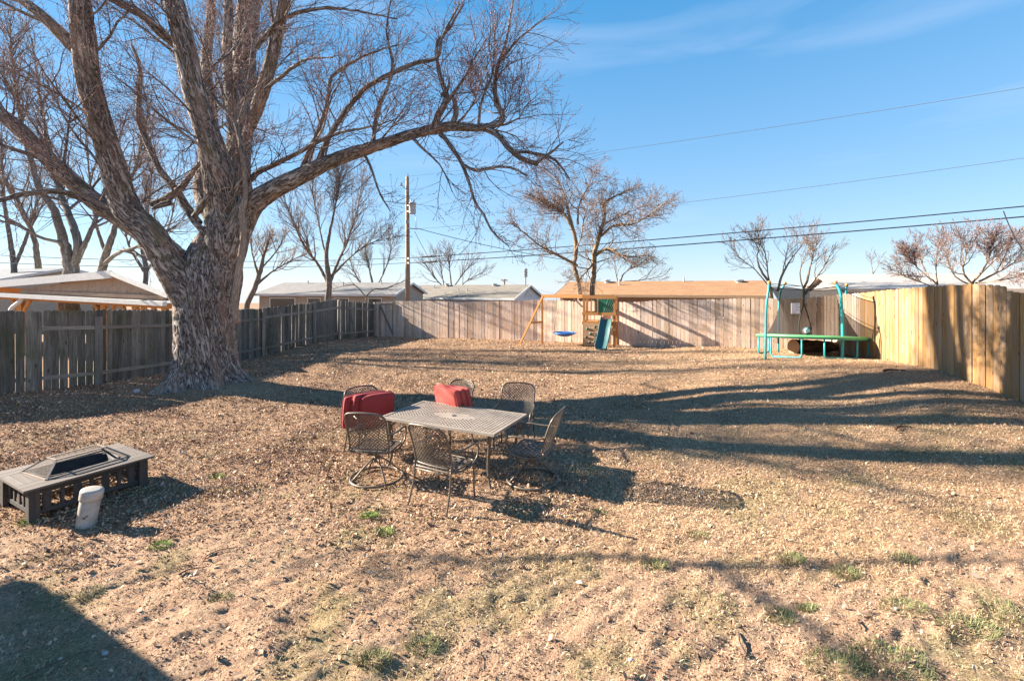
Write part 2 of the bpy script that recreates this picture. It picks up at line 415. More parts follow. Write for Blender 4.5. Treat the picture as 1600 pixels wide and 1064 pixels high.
# ---- leaf litter, dry grass, green grass
def sample(n, near=1.7, far=24, umax=1.35):
    Y = near*(far/near)**RNG.random(n)
    # density ~ Y^-1.5 : thin the near part a little
    keep = RNG.random(n) < (Y/far)**.35
    Y = Y[keep]; X = (RNG.random(len(Y))*2-1)*umax*Y
    ok = inside(X, Y); return X[ok], Y[ok]
def poly_px(L_): return [((px-CX)*Y/F, Y) for (px, Y, *_r) in L_]
yard = poly_px(LEFT)+poly_px(BACK)[1:]+poly_px(RIGHT)[1:]+[(9, -3), (-16, -3)]
def inside(X, Y):
    r = np.zeros(len(X), bool); n = len(yard)
    for k in range(n):
        (x1, y1), (x2, y2) = yard[k], yard[(k+1) % n]
        if y1 == y2: continue
        c = ((y1 > Y) != (y2 > Y)) & (X < (x2-x1)*(Y-y1)/(y2-y1)+x1); r ^= c
    return r & (np.hypot(X+7.5, Y-11.2) > .95)
def leafmat(name, stops, rough=.8, trans=0.0):
    m, nt, b = newmat(name); t = attr(nt, 'tone').outputs['Fac']
    r = nt.nodes.new('ShaderNodeValToRGB'); el = r.color_ramp.elements; r.color_ramp.interpolation = 'LINEAR'
    while len(el) < len(stops): el.new(.5)
    for e, (p, c) in zip(el, stops): e.position = p; e.color = (*c, 1)
    nt.links.new(t, r.inputs[0]); nt.links.new(r.outputs[0], b.inputs['Base Color'])
    b.inputs['Roughness'].default_value = rough; b.inputs['Specular IOR Level'].default_value = .25
    return m
def scatter_leaves(N):
    X, Y = sample(N); ba, li, st_, gr = cover(X, Y)
    k = RNG.random(len(X)) < li*(1-.86*ba)+.02; X, Y = X[k], Y[k]; n = len(X)
    Z = zg(X, Y)+RNG.uniform(.0, .018, n)
    L = RNG.uniform(.006, .0175, n)*(1+.035*Y)*np.where(RNG.random(n) < .10, 1.75, 1.0); W = L*RNG.uniform(.28, .75, n)
    a = RNG.uniform(0, 6.283, n); tilt = RNG.normal(0, .6, n); tilt2 = RNG.normal(0, .55, n)
    dx = np.stack([np.cos(a)*np.cos(tilt), np.sin(a)*np.cos(tilt), np.sin(tilt)], -1)
    sx = np.stack([-np.sin(a)*np.cos(tilt2), np.cos(a)*np.cos(tilt2), np.sin(tilt2)], -1)
    c = np.stack([X, Y, Z], -1); fold = RNG.uniform(.1, .6, n)[:, None]*W[:, None]*np.array([0, 0, 1.])
    c[:, 2] += np.abs(np.sin(tilt))*L*.6
    V = np.stack([c-dx*L[:, None], c+sx*W[:, None]+fold, c+dx*L[:, None], c-sx*W[:, None]+fold], 1).reshape(-1, 3)
    idx = np.arange(n)[:, None]*4
    T = np.concatenate([idx+np.array([[0, 2, 1]]), idx+np.array([[0, 3, 2]])])
    tone = np.clip(RNG.beta(1.15, 1.25, n)*.85+.25*(fbm(X*1.3, Y*1.3, 61, 3)-.3), 0, 1)
    return V, T, np.repeat(tone, 4)
V, T, tn = scatter_leaves(1100000)
lm = leafmat('fallen_leaf', [(0, (.045, .026, .018)), (.2, (.20, .11, .066)), (.44, (.41, .245, .15)), (.7, (.58, .40, .265)), (.9, (.56, .42, .33)), (1, (.66, .53, .42))])
o = put('leaf_litter', fast_mesh('leaf_litter', V, T, False, {'tone': tn}), lm); tag(o, 'brown and tan fallen leaves thickly covering the lawn', 'leaf litter', kind='stuff')
def scatter_blades(N, which, Lr, Wr, lean, near=1.7, far=24):
    X, Y = sample(N, near, far); ba, li, st_, gr = cover(X, Y)
    k = RNG.random(len(X)) < (st_ if which == 'straw' else gr); X, Y = X[k], Y[k]; n = len(X)
    Z = zg(X, Y)-.004
    L = RNG.uniform(*Lr, n)*(1+.02*Y); W = RNG.uniform(*Wr, n)*(1+.17*Y)
    a = RNG.uniform(0, 6.283, n)+2.0*fbm(X*3, Y*3, 71, 2); el = RNG.beta(1.3, 2.2, n)*lean
    d = np.stack([np.cos(a)*np.cos(el), np.sin(a)*np.cos(el), np.sin(el)], -1)
    sd_ = np.stack([-np.sin(a), np.cos(a), RNG.normal(0, .4, n)], -1)*W[:, None]
    c = np.stack([X, Y, Z], -1); c[:, 2] += RNG.uniform(0, .012, n)
    mid = c+d*(L*.5)[:, None]+np.array([0, 0, 1.])*(L*.12)[:, None]
    tip = c+d*L[:, None]-np.array([0, 0, 1.])*(L*.08)[:, None]
    V = np.stack([c-sd_, c+sd_, mid+sd_*.8, mid-sd_*.8, tip], 1).reshape(-1, 3)
    idx = np.arange(n)[:, None]*5
    return V, [idx+np.array([[0, 1, 2, 3]]), idx+np.array([[3, 2, 4]])], np.repeat(np.clip(RNG.beta(2, 2, n)+.5*(fbm(X*1.1, Y*1.1, 73, 3)-.5), 0, 1), 5)
V, T, tn = scatter_blades(1300000, 'straw', (.018, .05), (.0005, .0012), 1.0)
sm = leafmat('dry_grass_blade', [(0, (.13, .08, .04)), (.3, (.36, .23, .125)), (.6, (.63, .44, .265)), (1, (.80, .62, .42))])
o = put('dry_grass', fast_mesh('dry_grass', V, T, False, {'tone': tn}), sm); tag(o, 'matted straw coloured dormant grass over the yard', 'dry grass', kind='stuff')
V, T, tn = scatter_blades(110000, 'green', (.018, .045), (.0006, .0013), 1.5, 1.7, 16)
gm = leafmat('green_grass_blade', [(0, (.05, .06, .022)), (.5, (.135, .155, .06)), (1, (.33, .31, .15))])
o = put('green_grass', fast_mesh('green_grass', V, T, False, {'tone': tn}), gm); tag(o, 'sparse patches of short green grass in the foreground soil', 'grass patches', kind='stuff')

def crumbs(N):
    X, Y = sample(N, 1.7, 9); ba, li, st_, gr = cover(X, Y); k = RNG.random(len(X)) < (.12+.9*ba)*np.clip(fbm(X*3.1, Y*3.1, 91, 3)*2.6-.7, .1, 1); X, Y = X[k], Y[k]; n = len(X)
    r = .0016+.007*RNG.random(n)**3.5; Z = zg(X, Y)+r*.3
    th = RNG.uniform(0, 6.283, n); V = []
    for a, e in ((0, -.5), (2.1, -.5), (4.2, -.5), (1.0, .6), (4.0, .7)):
        q = th+a+RNG.normal(0, .25, n); rr = r*RNG.uniform(.7, 1.3, n); V.append(np.stack([X+rr*np.cos(q)*(1 if e < 0 else .5), Y+rr*np.sin(q)*(1 if e < 0 else .5), Z+r*e*1.2], -1))
    V = np.stack(V, 1).reshape(-1, 3); idx = np.arange(n)[:, None]*5
    T = np.concatenate([idx+np.array([f]) for f in ((0, 1, 3), (1, 4, 3), (1, 2, 4), (2, 0, 4), (0, 3, 4))])
    return V, T, np.repeat(RNG.random(n), 5)
V, T, tn = crumbs(330000)
cm = leafmat('soil_crumb', [(0, (.17, .10, .06)), (.5, (.34, .21, .14)), (1, (.50, .345, .24))], .95)
o = put('soil_crumbs', fast_mesh('soil_crumbs', V, T, False, {'tone': tn}), cm); tag(o, 'loose crumbs of dry reddish soil in the foreground', 'soil crumbs', kind='stuff')
# ---------------------------------------------------------------- trees
def tubes(brs, k, rest_off=0):
    """brs: list of (pts(n,3), rad(n)) -> V,Q,rest ; grouped by n"""
    Vs, Qs, Rs, base = [], [], [], 0
    by = {}
    for p, r in brs: by.setdefault(len(p), []).append((p, r))
    for n, L_ in by.items():
        A = np.array([p for p, r in L_], float); R = np.array([r for p, r in L_], float); B = len(A)
        t = np.gradient(A, axis=1); t /= np.linalg.norm(t, axis=2)[..., None]+1e-9
        mt = A[:, -1]-A[:, 0]; mt /= np.linalg.norm(mt, axis=1)[:, None]+1e-9
        ref = np.eye(3)[np.argmin(np.abs(mt), 1)][:, None, :]
        u = np.cross(t, np.broadcast_to(ref, t.shape)); u /= np.linalg.norm(u, axis=2)[..., None]+1e-9; w_ = np.cross(t, u)
        th = np.arange(k)*2*math.pi/k
        V = A[:, :, None]+R[:, :, None, None]*(np.cos(th)[None, None, :, None]*u[:, :, None]+np.sin(th)[None, None, :, None]*w_[:, :, None])
        sl = np.concatenate([np.zeros((B, 1)), np.cumsum(np.linalg.norm(np.diff(A, axis=1), axis=2), 1)], 1)+RNG.uniform(0, 30, (B, 1))
        rs = np.stack([np.cos(th)*R[..., None], np.sin(th)*R[..., None], np.repeat(sl[..., None], k, 2)], -1)
        bi = np.arange(B)[:, None, None]*n*k; i = np.arange(n-1)[None, :, None]*k; j = np.arange(k)[None, None]; j2 = (j+1) % k
        Q = np.stack(np.broadcast_arrays(bi+i+j, bi+i+j2, bi+i+k+j2, bi+i+k+j), -1).reshape(-1, 4)+base
        Vs.append(V.reshape(-1, 3)); Qs.append(Q); Rs.append(rs.reshape(-1, 3)); base += B*n*k
    return np.concatenate(Vs), np.concatenate(Qs), np.concatenate(Rs)
def rvec(s=1.0):
    return Vector((random.gauss(0, s), random.gauss(0, s), random.gauss(0, s)))
def spline(pts, n):
    """Catmull-Rom resample of (m,d) array to n points"""
    pts = np.array(pts, float); m = len(pts)
    if m == 2: pts = np.array([pts[0], (pts[0]+pts[1])/2, pts[1]]); m = 3
    p = np.concatenate([[2*pts[0]-pts[1]], pts, [2*pts[-1]-pts[-2]]])
    t = np.linspace(0, m-1-1e-6, n); i = t.astype(int); f = (t-i)[:, None]
    a, b_, c, d = p[i], p[i+1], p[i+2], p[i+3]
    return .5*((2*b_)+(-a+c)*f+(2*a-5*b_+4*c-d)*f**2+(-a+3*b_-3*c+d)*f**3)
class Tree:
    def __init__(s, seed, up=.06, wander=.12, levels=3, ratio=.5, nper=(7, 6, 5), ang=(.5, 1.0), rmin=.003, seg=(9, 6, 4, 3), rr=.45, droop=0.0, kr=.0125):
        s.b = {0: [], 1: [], 2: [], 3: [], 4: []}; s.buds = []
        s.kr = kr
        s.up, s.wander, s.levels, s.ratio, s.nper, s.ang, s.rmin, s.seg, s.rr, s.droop = up, wander, levels, ratio, nper, ang, rmin, seg, rr, droop
        random.seed(seed)
    def branch(s, p, d, L, r, lv):
        n = s.seg[min(lv, len(s.seg)-1)]; st = L/(n-1); pts = [p.copy()]; rad = [r]
        d = d.normalized(); dirs = [d]
        for i in range(1, n):
            f = i/(n-1)
            d = (d+rvec(s.wander*(1.0 if lv < 3 else .6))+Vector((0, 0, s.up-s.droop*f))).normalized()
            p = p+d*st; pts.append(p.copy()); dirs.append(d); rad.append(max(r*(1-f)**.8, s.rmin*.75))
        s.b[min(lv, 4)].append((np.array([tuple(q) for q in pts]), np.array(rad)))
        if lv < s.levels: s.kids(pts, dirs, rad, L, lv)
        return pts
    def kids(s, pts, dirs, rad, L, lv, t0=.18, t1=1.0, num=None, lscale=1.0, updir=None):
        n = len(pts); num = s.nper[min(lv, len(s.nper)-1)] if num is None else num
        num = max(1, int(round(num*random.uniform(.8, 1.2))))
        for q in range(num):
            t = t0+(t1-t0)*(q+random.random())/num; x = min(t, .999)*(n-1); i = int(x); f = x-i
            pos = pts[i].lerp(pts[i+1], f); dr = dirs[min(i+1, n-1)]; rh = rad[i]*(1-f)+rad[i+1]*f
            ax = dr.cross(rvec()); ax.normalize()
            a = random.uniform(*s.ang)*(1-.4*t)
            nd = Matrix.Rotation(a, 3, ax) @ dr
            if updir is not None and nd.z < updir: nd.z = abs(nd.z)*.6+updir*.5; nd.normalize()
            LL = L*s.ratio*(1.15-.6*t)*random.uniform(.6, 1.3)*lscale
            r = max(s.rmin, min(rh*.7, LL*(s.kr if lv == 0 else .0085)))
            s.branch(pos, nd, LL, r, lv+1)
    def limb(s, pts, rad, lv=0, num=0, L=2.0, t0=.15, t1=1.0, n=None, lscale=1.0, store=True, updir=None):
        """explicit limb (world pts + radii), spawning children"""
        arr = np.concatenate([np.array(pts, float), np.array(rad, float)[:, None]], 1)
        ln = np.linalg.norm(np.diff(arr[:, :3], axis=0), axis=1).sum()
        n = n or max(6, int(ln/.18)); a = spline(arr, n)
        jit = np.array([[random.gauss(0, 1) for _ in range(3)] for _ in range(n)])*(a[:, 3:4]*.04+.004); jit[0] = 0
        P_ = a[:, :3]+jit; R_ = np.maximum(a[:, 3], s.rmin)
        if store: s.b[lv].append((P_, R_))
        vp = [Vector(q) for q in P_]; dirs = [(vp[min(i+1, n-1)]-vp[max(i-1, 0)]).normalized() for i in range(n)]
        if num: s.kids(vp, dirs, list(R_), L, lv, t0, t1, num, lscale, updir)
        return vp, dirs, R_
    def mesh(s, levels, k, name, mat, parent, origin):
        L_ = [b for lv in levels for b in s.b[lv]]
        if not L_: return
        V, Q, R = tubes(L_, k)
        return put(name, fast_mesh(name, V-np.array(origin), Q, True, {'rest': R}), mat, parent)
def multi_mesh(name, groups, mat, parent, origin):
    Vs, Qs, Rs, n = [], [], [], 0
    for L_, k in groups:
        if not L_: continue
        V, Q, R = tubes(L_, k); Vs.append(V); Qs.append(Q+n); Rs.append(R); n += len(V)
    return put(name, fast_mesh(name, np.concatenate(Vs)-np.array(origin), np.concatenate(Qs), True, {'rest': np.concatenate(Rs)}), mat, parent)

bark_maple = bark('maple_bark', (.60, .54, .50), (.065, .05, .044), (.13, .13, .06), 1.0, .05, (.36, .235, .165))
bark_twig = bark('maple_twig_bark', (.27, .20, .165), (.10, .07, .06), None, 1.6, .01)
bark_vine = bark('vine_bark', (.46, .36, .28), (.22, .16, .12), None, 1.6, .005)
bud_mat = basic('bud_scale', (.42, .19, .18), (.28, .11, .11), 40, .6)

# ---- the big maple: trunk with flare, then limbs as thick displaced tubes
def thick(pts, rad, k, step, name, parent, origin, mat, amp=.02, flare=None, lump=.06, seed=0, cap=True):
    arr = np.concatenate([np.array(pts, float), np.array(rad, float)[:, None]], 1)
    ln = np.linalg.norm(np.diff(arr[:, :3], axis=0), axis=1).sum(); n = int(ln/step)
    a = spline(arr, n); A = a[:, :3]; R = a[:, 3]
    t = np.gradient(A, axis=0); t /= np.linalg.norm(t, axis=1)[:, None]
    ref = np.array([0, 1., 0]); u = np.cross(t, ref); u /= np.linalg.norm(u, axis=1)[:, None]; w_ = np.cross(t, u)
    th = np.arange(k)*2*math.pi/k; sl = np.concatenate([[0], np.cumsum(np.linalg.norm(np.diff(A, axis=0), axis=1))])
    S, TH = np.meshgrid(sl, th, indexing='ij'); RR = np.repeat(R[:, None], k, 1)
    TW_ = TH+.35*S; rx, ry = np.cos(TW_)*RR, np.sin(TW_)*RR; o1 = seed*7.7
    tw = TH + .35*S*0
    wx = vn(rx*3, ry*3, S*2.5, seed+9)*.12
    rid = vn((rx+wx)*14+o1, (ry+wx)*14, S*3, seed)*.6+vn(rx*30+o1, ry*30, S*8, seed+3)*.4
    rid = 1-np.abs(rid-.5)*4
    lm_ = vn(rx*2.6+o1, ry*2.6, S*1.1, seed+7)-.5
    sm = np.minimum(1, RR/.12)
    RR = RR*(1+lump*2*lm_) + amp*rid*sm
    if flare is not None: RR = RR+flare(TH, A[:, 2][:, None])
    V = A[:, None]+RR[..., None]*(np.cos(TH)[..., None]*u[:, None]+np.sin(TH)[..., None]*w_[:, None])
    rs = np.stack([rx+o1, ry, S], -1)
    i = np.arange(n-1)[:, None]; j = np.arange(k)[None]; j2 = (j+1) % k
    Q = np.stack(np.broadcast_arrays(i*k+j, i*k+j2, (i+1)*k+j2, (i+1)*k+j), -1).reshape(-1, 4)
    return V.reshape(-1, 3)-np.array(origin), Q, rs.reshape(-1, 3)
def joinput(name, parts, mat, parent):
    n = 0; Vs, Qs, Rs = [], [], []
    for V, Q, R in parts: Vs.append(V); Qs.append(Q+n); Rs.append(R); n += len(V)
    return put(name, fast_mesh(name, np.concatenate(Vs), np.concatenate(Qs), True, {'rest': np.concatenate(Rs)}), mat, parent)
def LM(pts, Y_default=11.2):
    """(px, py, Y, width_px) -> world pts, radii"""
    W_, R_ = [], []
    for px, py, Y, wpx in pts:
        W_.append(P(px, py, Y)); R_.append(wpx*Y/F/2)
    return W_, R_
TX, TY = -7.5, 11.2
TZ = zg1(TX, TY)-.05
maple = thing('maple_tree', 'huge bare maple with thick furrowed grey trunk and spreading limbs, nearest tree', 'tree', (TX, TY, TZ))
ORG = (TX, TY, TZ)
def flare(TH, Z):
    h = np.clip(Z-TZ, 0, None)
    lobes = .5+.5*np.cos(5*TH+.6)+.35*np.cos(3*TH+2.1)
    return np.exp(-h/.24)*(.05+.30*lobes)+np.exp(-h/.7)*.03*lobes
tp, tr = LM([(316, 622, 11.2, 98), (317, 590, 11.2, 88), (319, 555, 11.2, 81), (321, 520, 11.2, 78), (323, 480, 11.2, 80), (326, 450, 11.2, 84), (331, 425, 11.2, 82), (337, 395, 11.2, 68), (342, 368, 11.2, 48), (345, 345, 11.2, 14)])
trunk_mesh = thick(tp, tr, 300, .022, 'trunk', maple, ORG, bark_maple, .035, flare, .07, 1)
joinput('trunk', [trunk_mesh], bark_maple, maple)
T = Tree(3, up=.065, wander=.19, levels=3, ratio=.54, ang=(.55, 1.2), nper=(9, 13, 9), rmin=.0038, seg=(9, 8, 6, 5))
LIMBS = dict(
 L1=[(322, 500, 11.1, 30), (303, 470, 11.0, 60), (272, 425, 10.7, 50), (254, 396, 10.5, 46), (233, 364, 10.3, 45), (198, 325, 10.1, 43), (168, 230, 9.7, 36), (139, 128, 9.3, 34), (129, 40, 9.0, 32), (120, -40, 8.8, 26), (100, -150, 8.6, 20), (70, -280, 8.4, 10), (40, -380, 8.3, 2)],
 L1b=[(128, 90, 9.2, 12), (112, 70, 9.1, 22), (92, 50, 9.0, 20), (60, 20, 8.9, 17), (28, -5, 8.8, 14), (-30, -60, 8.4, 9), (-90, -120, 8, 2)],
 L2=[(300, 420, 11.4, 30), (250, 382, 11.5, 36), (205, 350, 11.4, 34), (155, 319, 11.3, 30), (121, 291, 11.2, 27), (86, 259, 11.1, 26), (57, 230, 11.0, 24), (16, 190, 10.9, 22), (-30, 160, 10.8, 19), (-110, 120, 10.6, 12), (-200, 60, 10.4, 3)],
 L3=[(350, 440, 11.1, 40), (352, 380, 11.0, 62), (350, 335, 11.0, 60), (346, 290, 10.8, 54), (331, 230, 10.5, 42), (315, 180, 10.3, 36), (300, 128, 10.1, 33), (287, 64, 9.9, 33), (271, 0, 9.7, 30), (258, -70, 9.5, 24), (240, -190, 9.3, 14), (230, -300, 9.2, 3)],
 L4=[(345, 450, 11.2, 30), (362, 395, 11.3, 44), (371, 330, 11.5, 46), (371, 260, 12.0, 40), (376, 200, 12.5, 38), (381, 144, 13.0, 36), (383, 64, 13.6, 36), (390, 0, 14.0, 34), (398, -70, 14.3, 26), (410, -180, 14.5, 14), (420, -260, 14.6, 3)],
 L4b=[(368, 250, 11.9, 12), (359, 160, 12.5, 15), (355, 80, 12.9, 15), (357, 0, 13.1, 14), (352, -90, 13.2, 9), (350, -160, 13.2, 2)],
 L5=[(378, 230, 12.0, 10), (398, 180, 11.7, 19), (408, 150, 11.5, 22), (421, 105, 11.3, 21), (434, 50, 11.1, 20), (444, 0, 10.8, 18), (452, -80, 10.7, 13), (460, -190, 10.6, 2)],
 L6=[(350, 420, 11.0, 34), (372, 360, 10.9, 44), (392, 322, 10.8, 38), (425, 298, 10.7, 31), (464, 278, 10.6, 27), (528, 248, 10.5, 22), (592, 227, 10.3, 18), (655, 207, 10.2, 16), (704, 198, 10.1, 15), (745, 200, 10.0, 13), (772, 196, 10.0, 10), (784, 188, 10.0, 9), (784, 176, 10, 9), (776, 164, 10, 8)],
 L7=[(335, 350, 11.9, 24), (318, 300, 12.4, 30), (322, 250, 12.9, 24), (330, 180, 13.4, 20), (322, 100, 14, 16), (330, 10, 14.6, 12), (326, -80, 15, 3)],
)
def num_for(wp): return max(4, int(np.linalg.norm(np.diff(np.array(wp), axis=0), axis=1).sum()*1.9))
for q, (nm, lp) in enumerate(LIMBS.items()):
    wp, wr = LM(lp)
    wr = [r_*.86 for r_ in wr]
    big = max(wr)
    parts = [thick(wp, wr, 110 if big > .25 else 56, .03, nm, maple, ORG, bark_maple, .02 if big > .2 else .01, None, .05, 10+q)]
    joinput('limb', parts, bark_maple, maple)
    T.limb(wp, wr, 0, int(num_for(wp)*(1 if nm in ('L6', 'L2') else .72)), 4.7, .30, 1.0 if nm in ('L6', 'L2') else .74, store=False)
SUBS = [  # traced boughs
 [(284, 84, 9.95, 8), (262, 62, 9.9, 12), (248, 50, 9.85, 14), (224, 25, 9.8, 13), (176, 0, 9.6, 11), (120, -30, 9.4, 6)],
 [(185, 345, 11.1, 9), (125, 310, 10.6, 9), (86, 299, 10.2, 9), (32, 304, 9.8, 8), (0, 313, 9.5, 7), (-60, 330, 9.0, 4)],
 [(90, 262, 10.3, 7), (60, 246, 10.1, 8), (30, 236, 9.9, 6), (0, 226, 9.7, 5), (-60, 210, 9.2, 3)],
 [(310, 350, 11.6, 14), (288, 318, 11.7, 13), (268, 290, 11.8, 11), (249, 265, 11.9, 10), (232, 228, 12, 9), (219, 195, 12, 9), (217, 160, 12, 7), (219, 110, 12, 6), (206, 70, 12, 3)],
 [(400, 75, 11.1, 8), (440, 32, 10.9, 7), (500, 13, 10.6, 5), (560, 18, 10.4, 3), (620, 30, 10.3, 2)],
 [(414, 140, 11.2, 6), (440, 120, 11, 6), (475, 95, 10.6, 4), (520, 90, 10.3, 2)],
 [(376, 300, 11.0, 10), (400, 272, 10.8, 9), (430, 257, 10.6, 8), (464, 240, 10.4, 7), (521, 211, 10.2, 5), (579, 198, 10, 3), (620, 185, 9.9, 1.5)],
 [(468, 272, 10.6, 8), (485, 232, 10.5, 7), (505, 185, 10.5, 6), (513, 150, 10.5, 5.5), (518, 121, 10.5, 5), (553, 96, 10.4, 4), (590, 80, 10.3, 3), (624, 70, 10.2, 2)],
 [(494, 262, 10.5, 9), (510, 222, 10.4, 8), (528, 192, 10.3, 8), (550, 160, 10.2, 8), (572, 137, 10.1, 7.5), (608, 118, 10.0, 7), (645, 100, 9.9, 6.5), (683, 90, 9.8, 6), (690, 60, 9.8, 4), (715, 12, 9.7, 3)],
 [(582, 230, 10.3, 6), (586, 200, 10.3, 6), (590, 172, 10.3, 6), (606, 135, 10.3, 5), (613, 96, 10.3, 4.5), (604, 50, 10.3, 3), (612, -10, 10.3, 2)],
 [(678, 202, 10.1, 12), (686, 178, 10.1, 11), (698, 152, 10.1, 9), (691, 128, 10.1, 7), (684, 100, 10.1, 6), (682, 70, 10.1, 5), (705, 40, 10.0, 4), (725, 5, 10.0, 2)],
 [(698, 160, 10.1, 8), (722, 128, 9.9, 4), (740, 95, 9.8, 3), (762, 60, 9.7, 1.5)],
 [(707, 196, 10.1, 9), (712, 175, 10.05, 8), (709, 152, 10, 7)],
 [(688, 210, 10.1, 8), (700, 222, 10, 7), (710, 236, 9.95, 6.5), (723, 259, 9.9, 6), (733, 285, 9.8, 5), (742, 315, 9.7, 4.5), (758, 338, 9.6, 4), (768, 360, 9.6, 3), (795, 385, 9.6, 1.5)],
 [(724, 258, 9.9, 5), (745, 267, 9.7, 5), (770, 262, 9.5, 4), (800, 262, 9.3, 4), (822, 275, 9.2, 2)],
 [(760, 202, 10.0, 10), (780, 212, 9.9, 9.5), (798, 234, 9.8, 9), (815, 248, 9.7, 8.5), (840, 256, 9.6, 8)],
 [(838, 255, 9.6, 6), (862, 238, 9.5, 4), (880, 222, 9.4, 2.5)],
 [(805, 238, 9.8, 5), (840, 240, 9.9, 5), (868, 250, 10, 4), (890, 280, 10, 2)],
 [(776, 166, 10, 8), (773, 130, 10, 7), (779, 100, 10, 6), (792, 60, 10, 4), (800, 10, 10, 3), (808, -40, 10, 1.5)],
 [(779, 100, 10, 4), (812, 60, 10, 3), (850, 30, 10, 1.5)],
 [(748, 195, 10, 5), (752, 160, 9.9, 4), (768, 120, 9.8, 3), (772, 80, 9.7, 2)],
 [(640, 212, 10.2, 6), (660, 232, 10, 4), (690, 262, 9.8, 2.5), (706, 300, 9.7, 1.5)],
 [(568, 240, 10.4, 5), (580, 262, 10.2, 4), (592, 300, 10.1, 3), (610, 330, 10, 1.5)],
 [(310, 330, 11.3, 12), (335, 300, 11.2, 9), (352, 262, 11.1, 7), (370, 205, 11, 5), (385, 150, 10.9, 3)],
 [(238, 320, 11.2, 12), (268, 306, 11.2, 12), (290, 286, 11.2, 9), (310, 258, 11.1, 6), (330, 240, 11, 3)],
 [(350, 320, 11.2, 9), (374, 290, 10.7, 11), (379, 240, 10.6, 8), (366, 190, 10.6, 6), (340, 160, 10.6, 5), (290, 100, 10.5, 4), (230, 50, 10.4, 3), (160, 0, 10.3, 2)],
 [(190, 318, 10.3, 5), (150, 250, 10.1, 4), (110, 200, 10, 3), (70, 120, 9.9, 2)],
]
for sp_ in SUBS:
    wp, wr = LM(sp_); ln = np.linalg.norm(np.diff(np.array(wp), axis=0), axis=1).sum()
    T.limb(wp, wr, 1, max(6, int(ln*5.2)), 2.5, .12, 1.0, lscale=.95)
lv3 = T.b[3]
buds = []
for p, r in lv3+T.b[2]:
    for q in (range(1, len(p)) if random.random() < .6 else [len(p)-1]):
        if random.random() < .62:
            a = p[q]; d = (p[q]-p[q-1]); d = d/(np.linalg.norm(d)+1e-9)+np.array([random.gauss(0, .5) for _ in range(3)]); d /= np.linalg.norm(d)
            L_ = random.uniform(.018, .035); buds.append((np.array([a, a+d*L_*.5, a+d*L_]), np.array([.004, .0095, .002])))
multi_mesh('bough', [([b for b in T.b[1]], 9)], bark_maple, maple, ORG)
multi_mesh('twig_crown', [(T.b[2], 5), (T.b[3], 3), (T.b[4], 3)], bark_twig, maple, ORG)
V, Q, R = tubes(buds, 4); put('bud', fast_mesh('bud', V-np.array(ORG), Q, True, {'rest': R}), bud_mat, maple)
print('maple branches', [len(T.b[k]) for k in T.b], 'buds', len(buds))
# broken stubs and pale vines
for sp_ in ([(322, 366, 10.75, 12), (303, 346, 10.6, 8), (290, 332, 10.5, 2)], [(302, 340, 10.75, 8), (318, 318, 10.5, 9), (333, 292, 10.4, 2)], [(268, 316, 11.1, 10), (248, 322, 11.0, 8), (238, 327, 11, 3)], [(690, 150, 10, 7), (700, 138, 10, 5), (702, 120, 10, 1.5)]):
    mb = MB(ORG)
    wp, wr = LM(sp_); a = spline(np.concatenate([np.array(wp), np.array(wr)[:, None]], 1), 12); mb.tube(a[:, :3], a[:, 3], 10)
    mb.build('broken_stub', bark_maple, maple, True)
random.seed(5)
for (a, b_) in [((368, 300), (345, 360)), ((385, 290), (352, 350)), ((372, 180), (396, 300)), ((130, 60), (115, 150)), ((118, 150), (165, 105)), ((305, 130), (360, 200)), ((300, 90), (340, 200)), ((395, 60), (405, 160)), ((352, 350), (392, 300)), ((368, 250), (380, 360)), ((270, 90), (330, 150)), ((420, 120), (380, 200))]:
    p0 = P(a[0], a[1], 10.35); p1 = P(b_[0], b_[1], 10.3); mid = (p0+p1)/2+np.array([random.uniform(-.35, .35), random.uniform(-.2, .1), random.uniform(-.35, .35)])
    mid2 = p1*.7+p0*.3+np.array([random.uniform(-.3, .3), 0, random.uniform(-.3, .3)])
    mb = MB(ORG); mb.tube(spline([p0, mid, mid2, p1], 18), np.linspace(.012, .005, 18), 5); mb.build('vine', bark_vine, maple, True)
mb = MB(ORG)
# vine stem running up the trunk's front
wp, wr = LM([(372, 505, 10.35, 9), (367, 470, 10.32, 10), (374, 420, 10.3, 10), (380, 370, 10.3, 9), (378, 330, 10.35, 9), (384, 300, 10.5, 8), (378, 240, 10.6, 7), (368, 190, 10.6, 5)])
a = spline(np.concatenate([np.array(wp), np.array(wr)[:, None]], 1), 40); mb.tube(a[:, :3], a[:, 3], 9)
mb.build('vine_stem', bark_vine, maple, True)

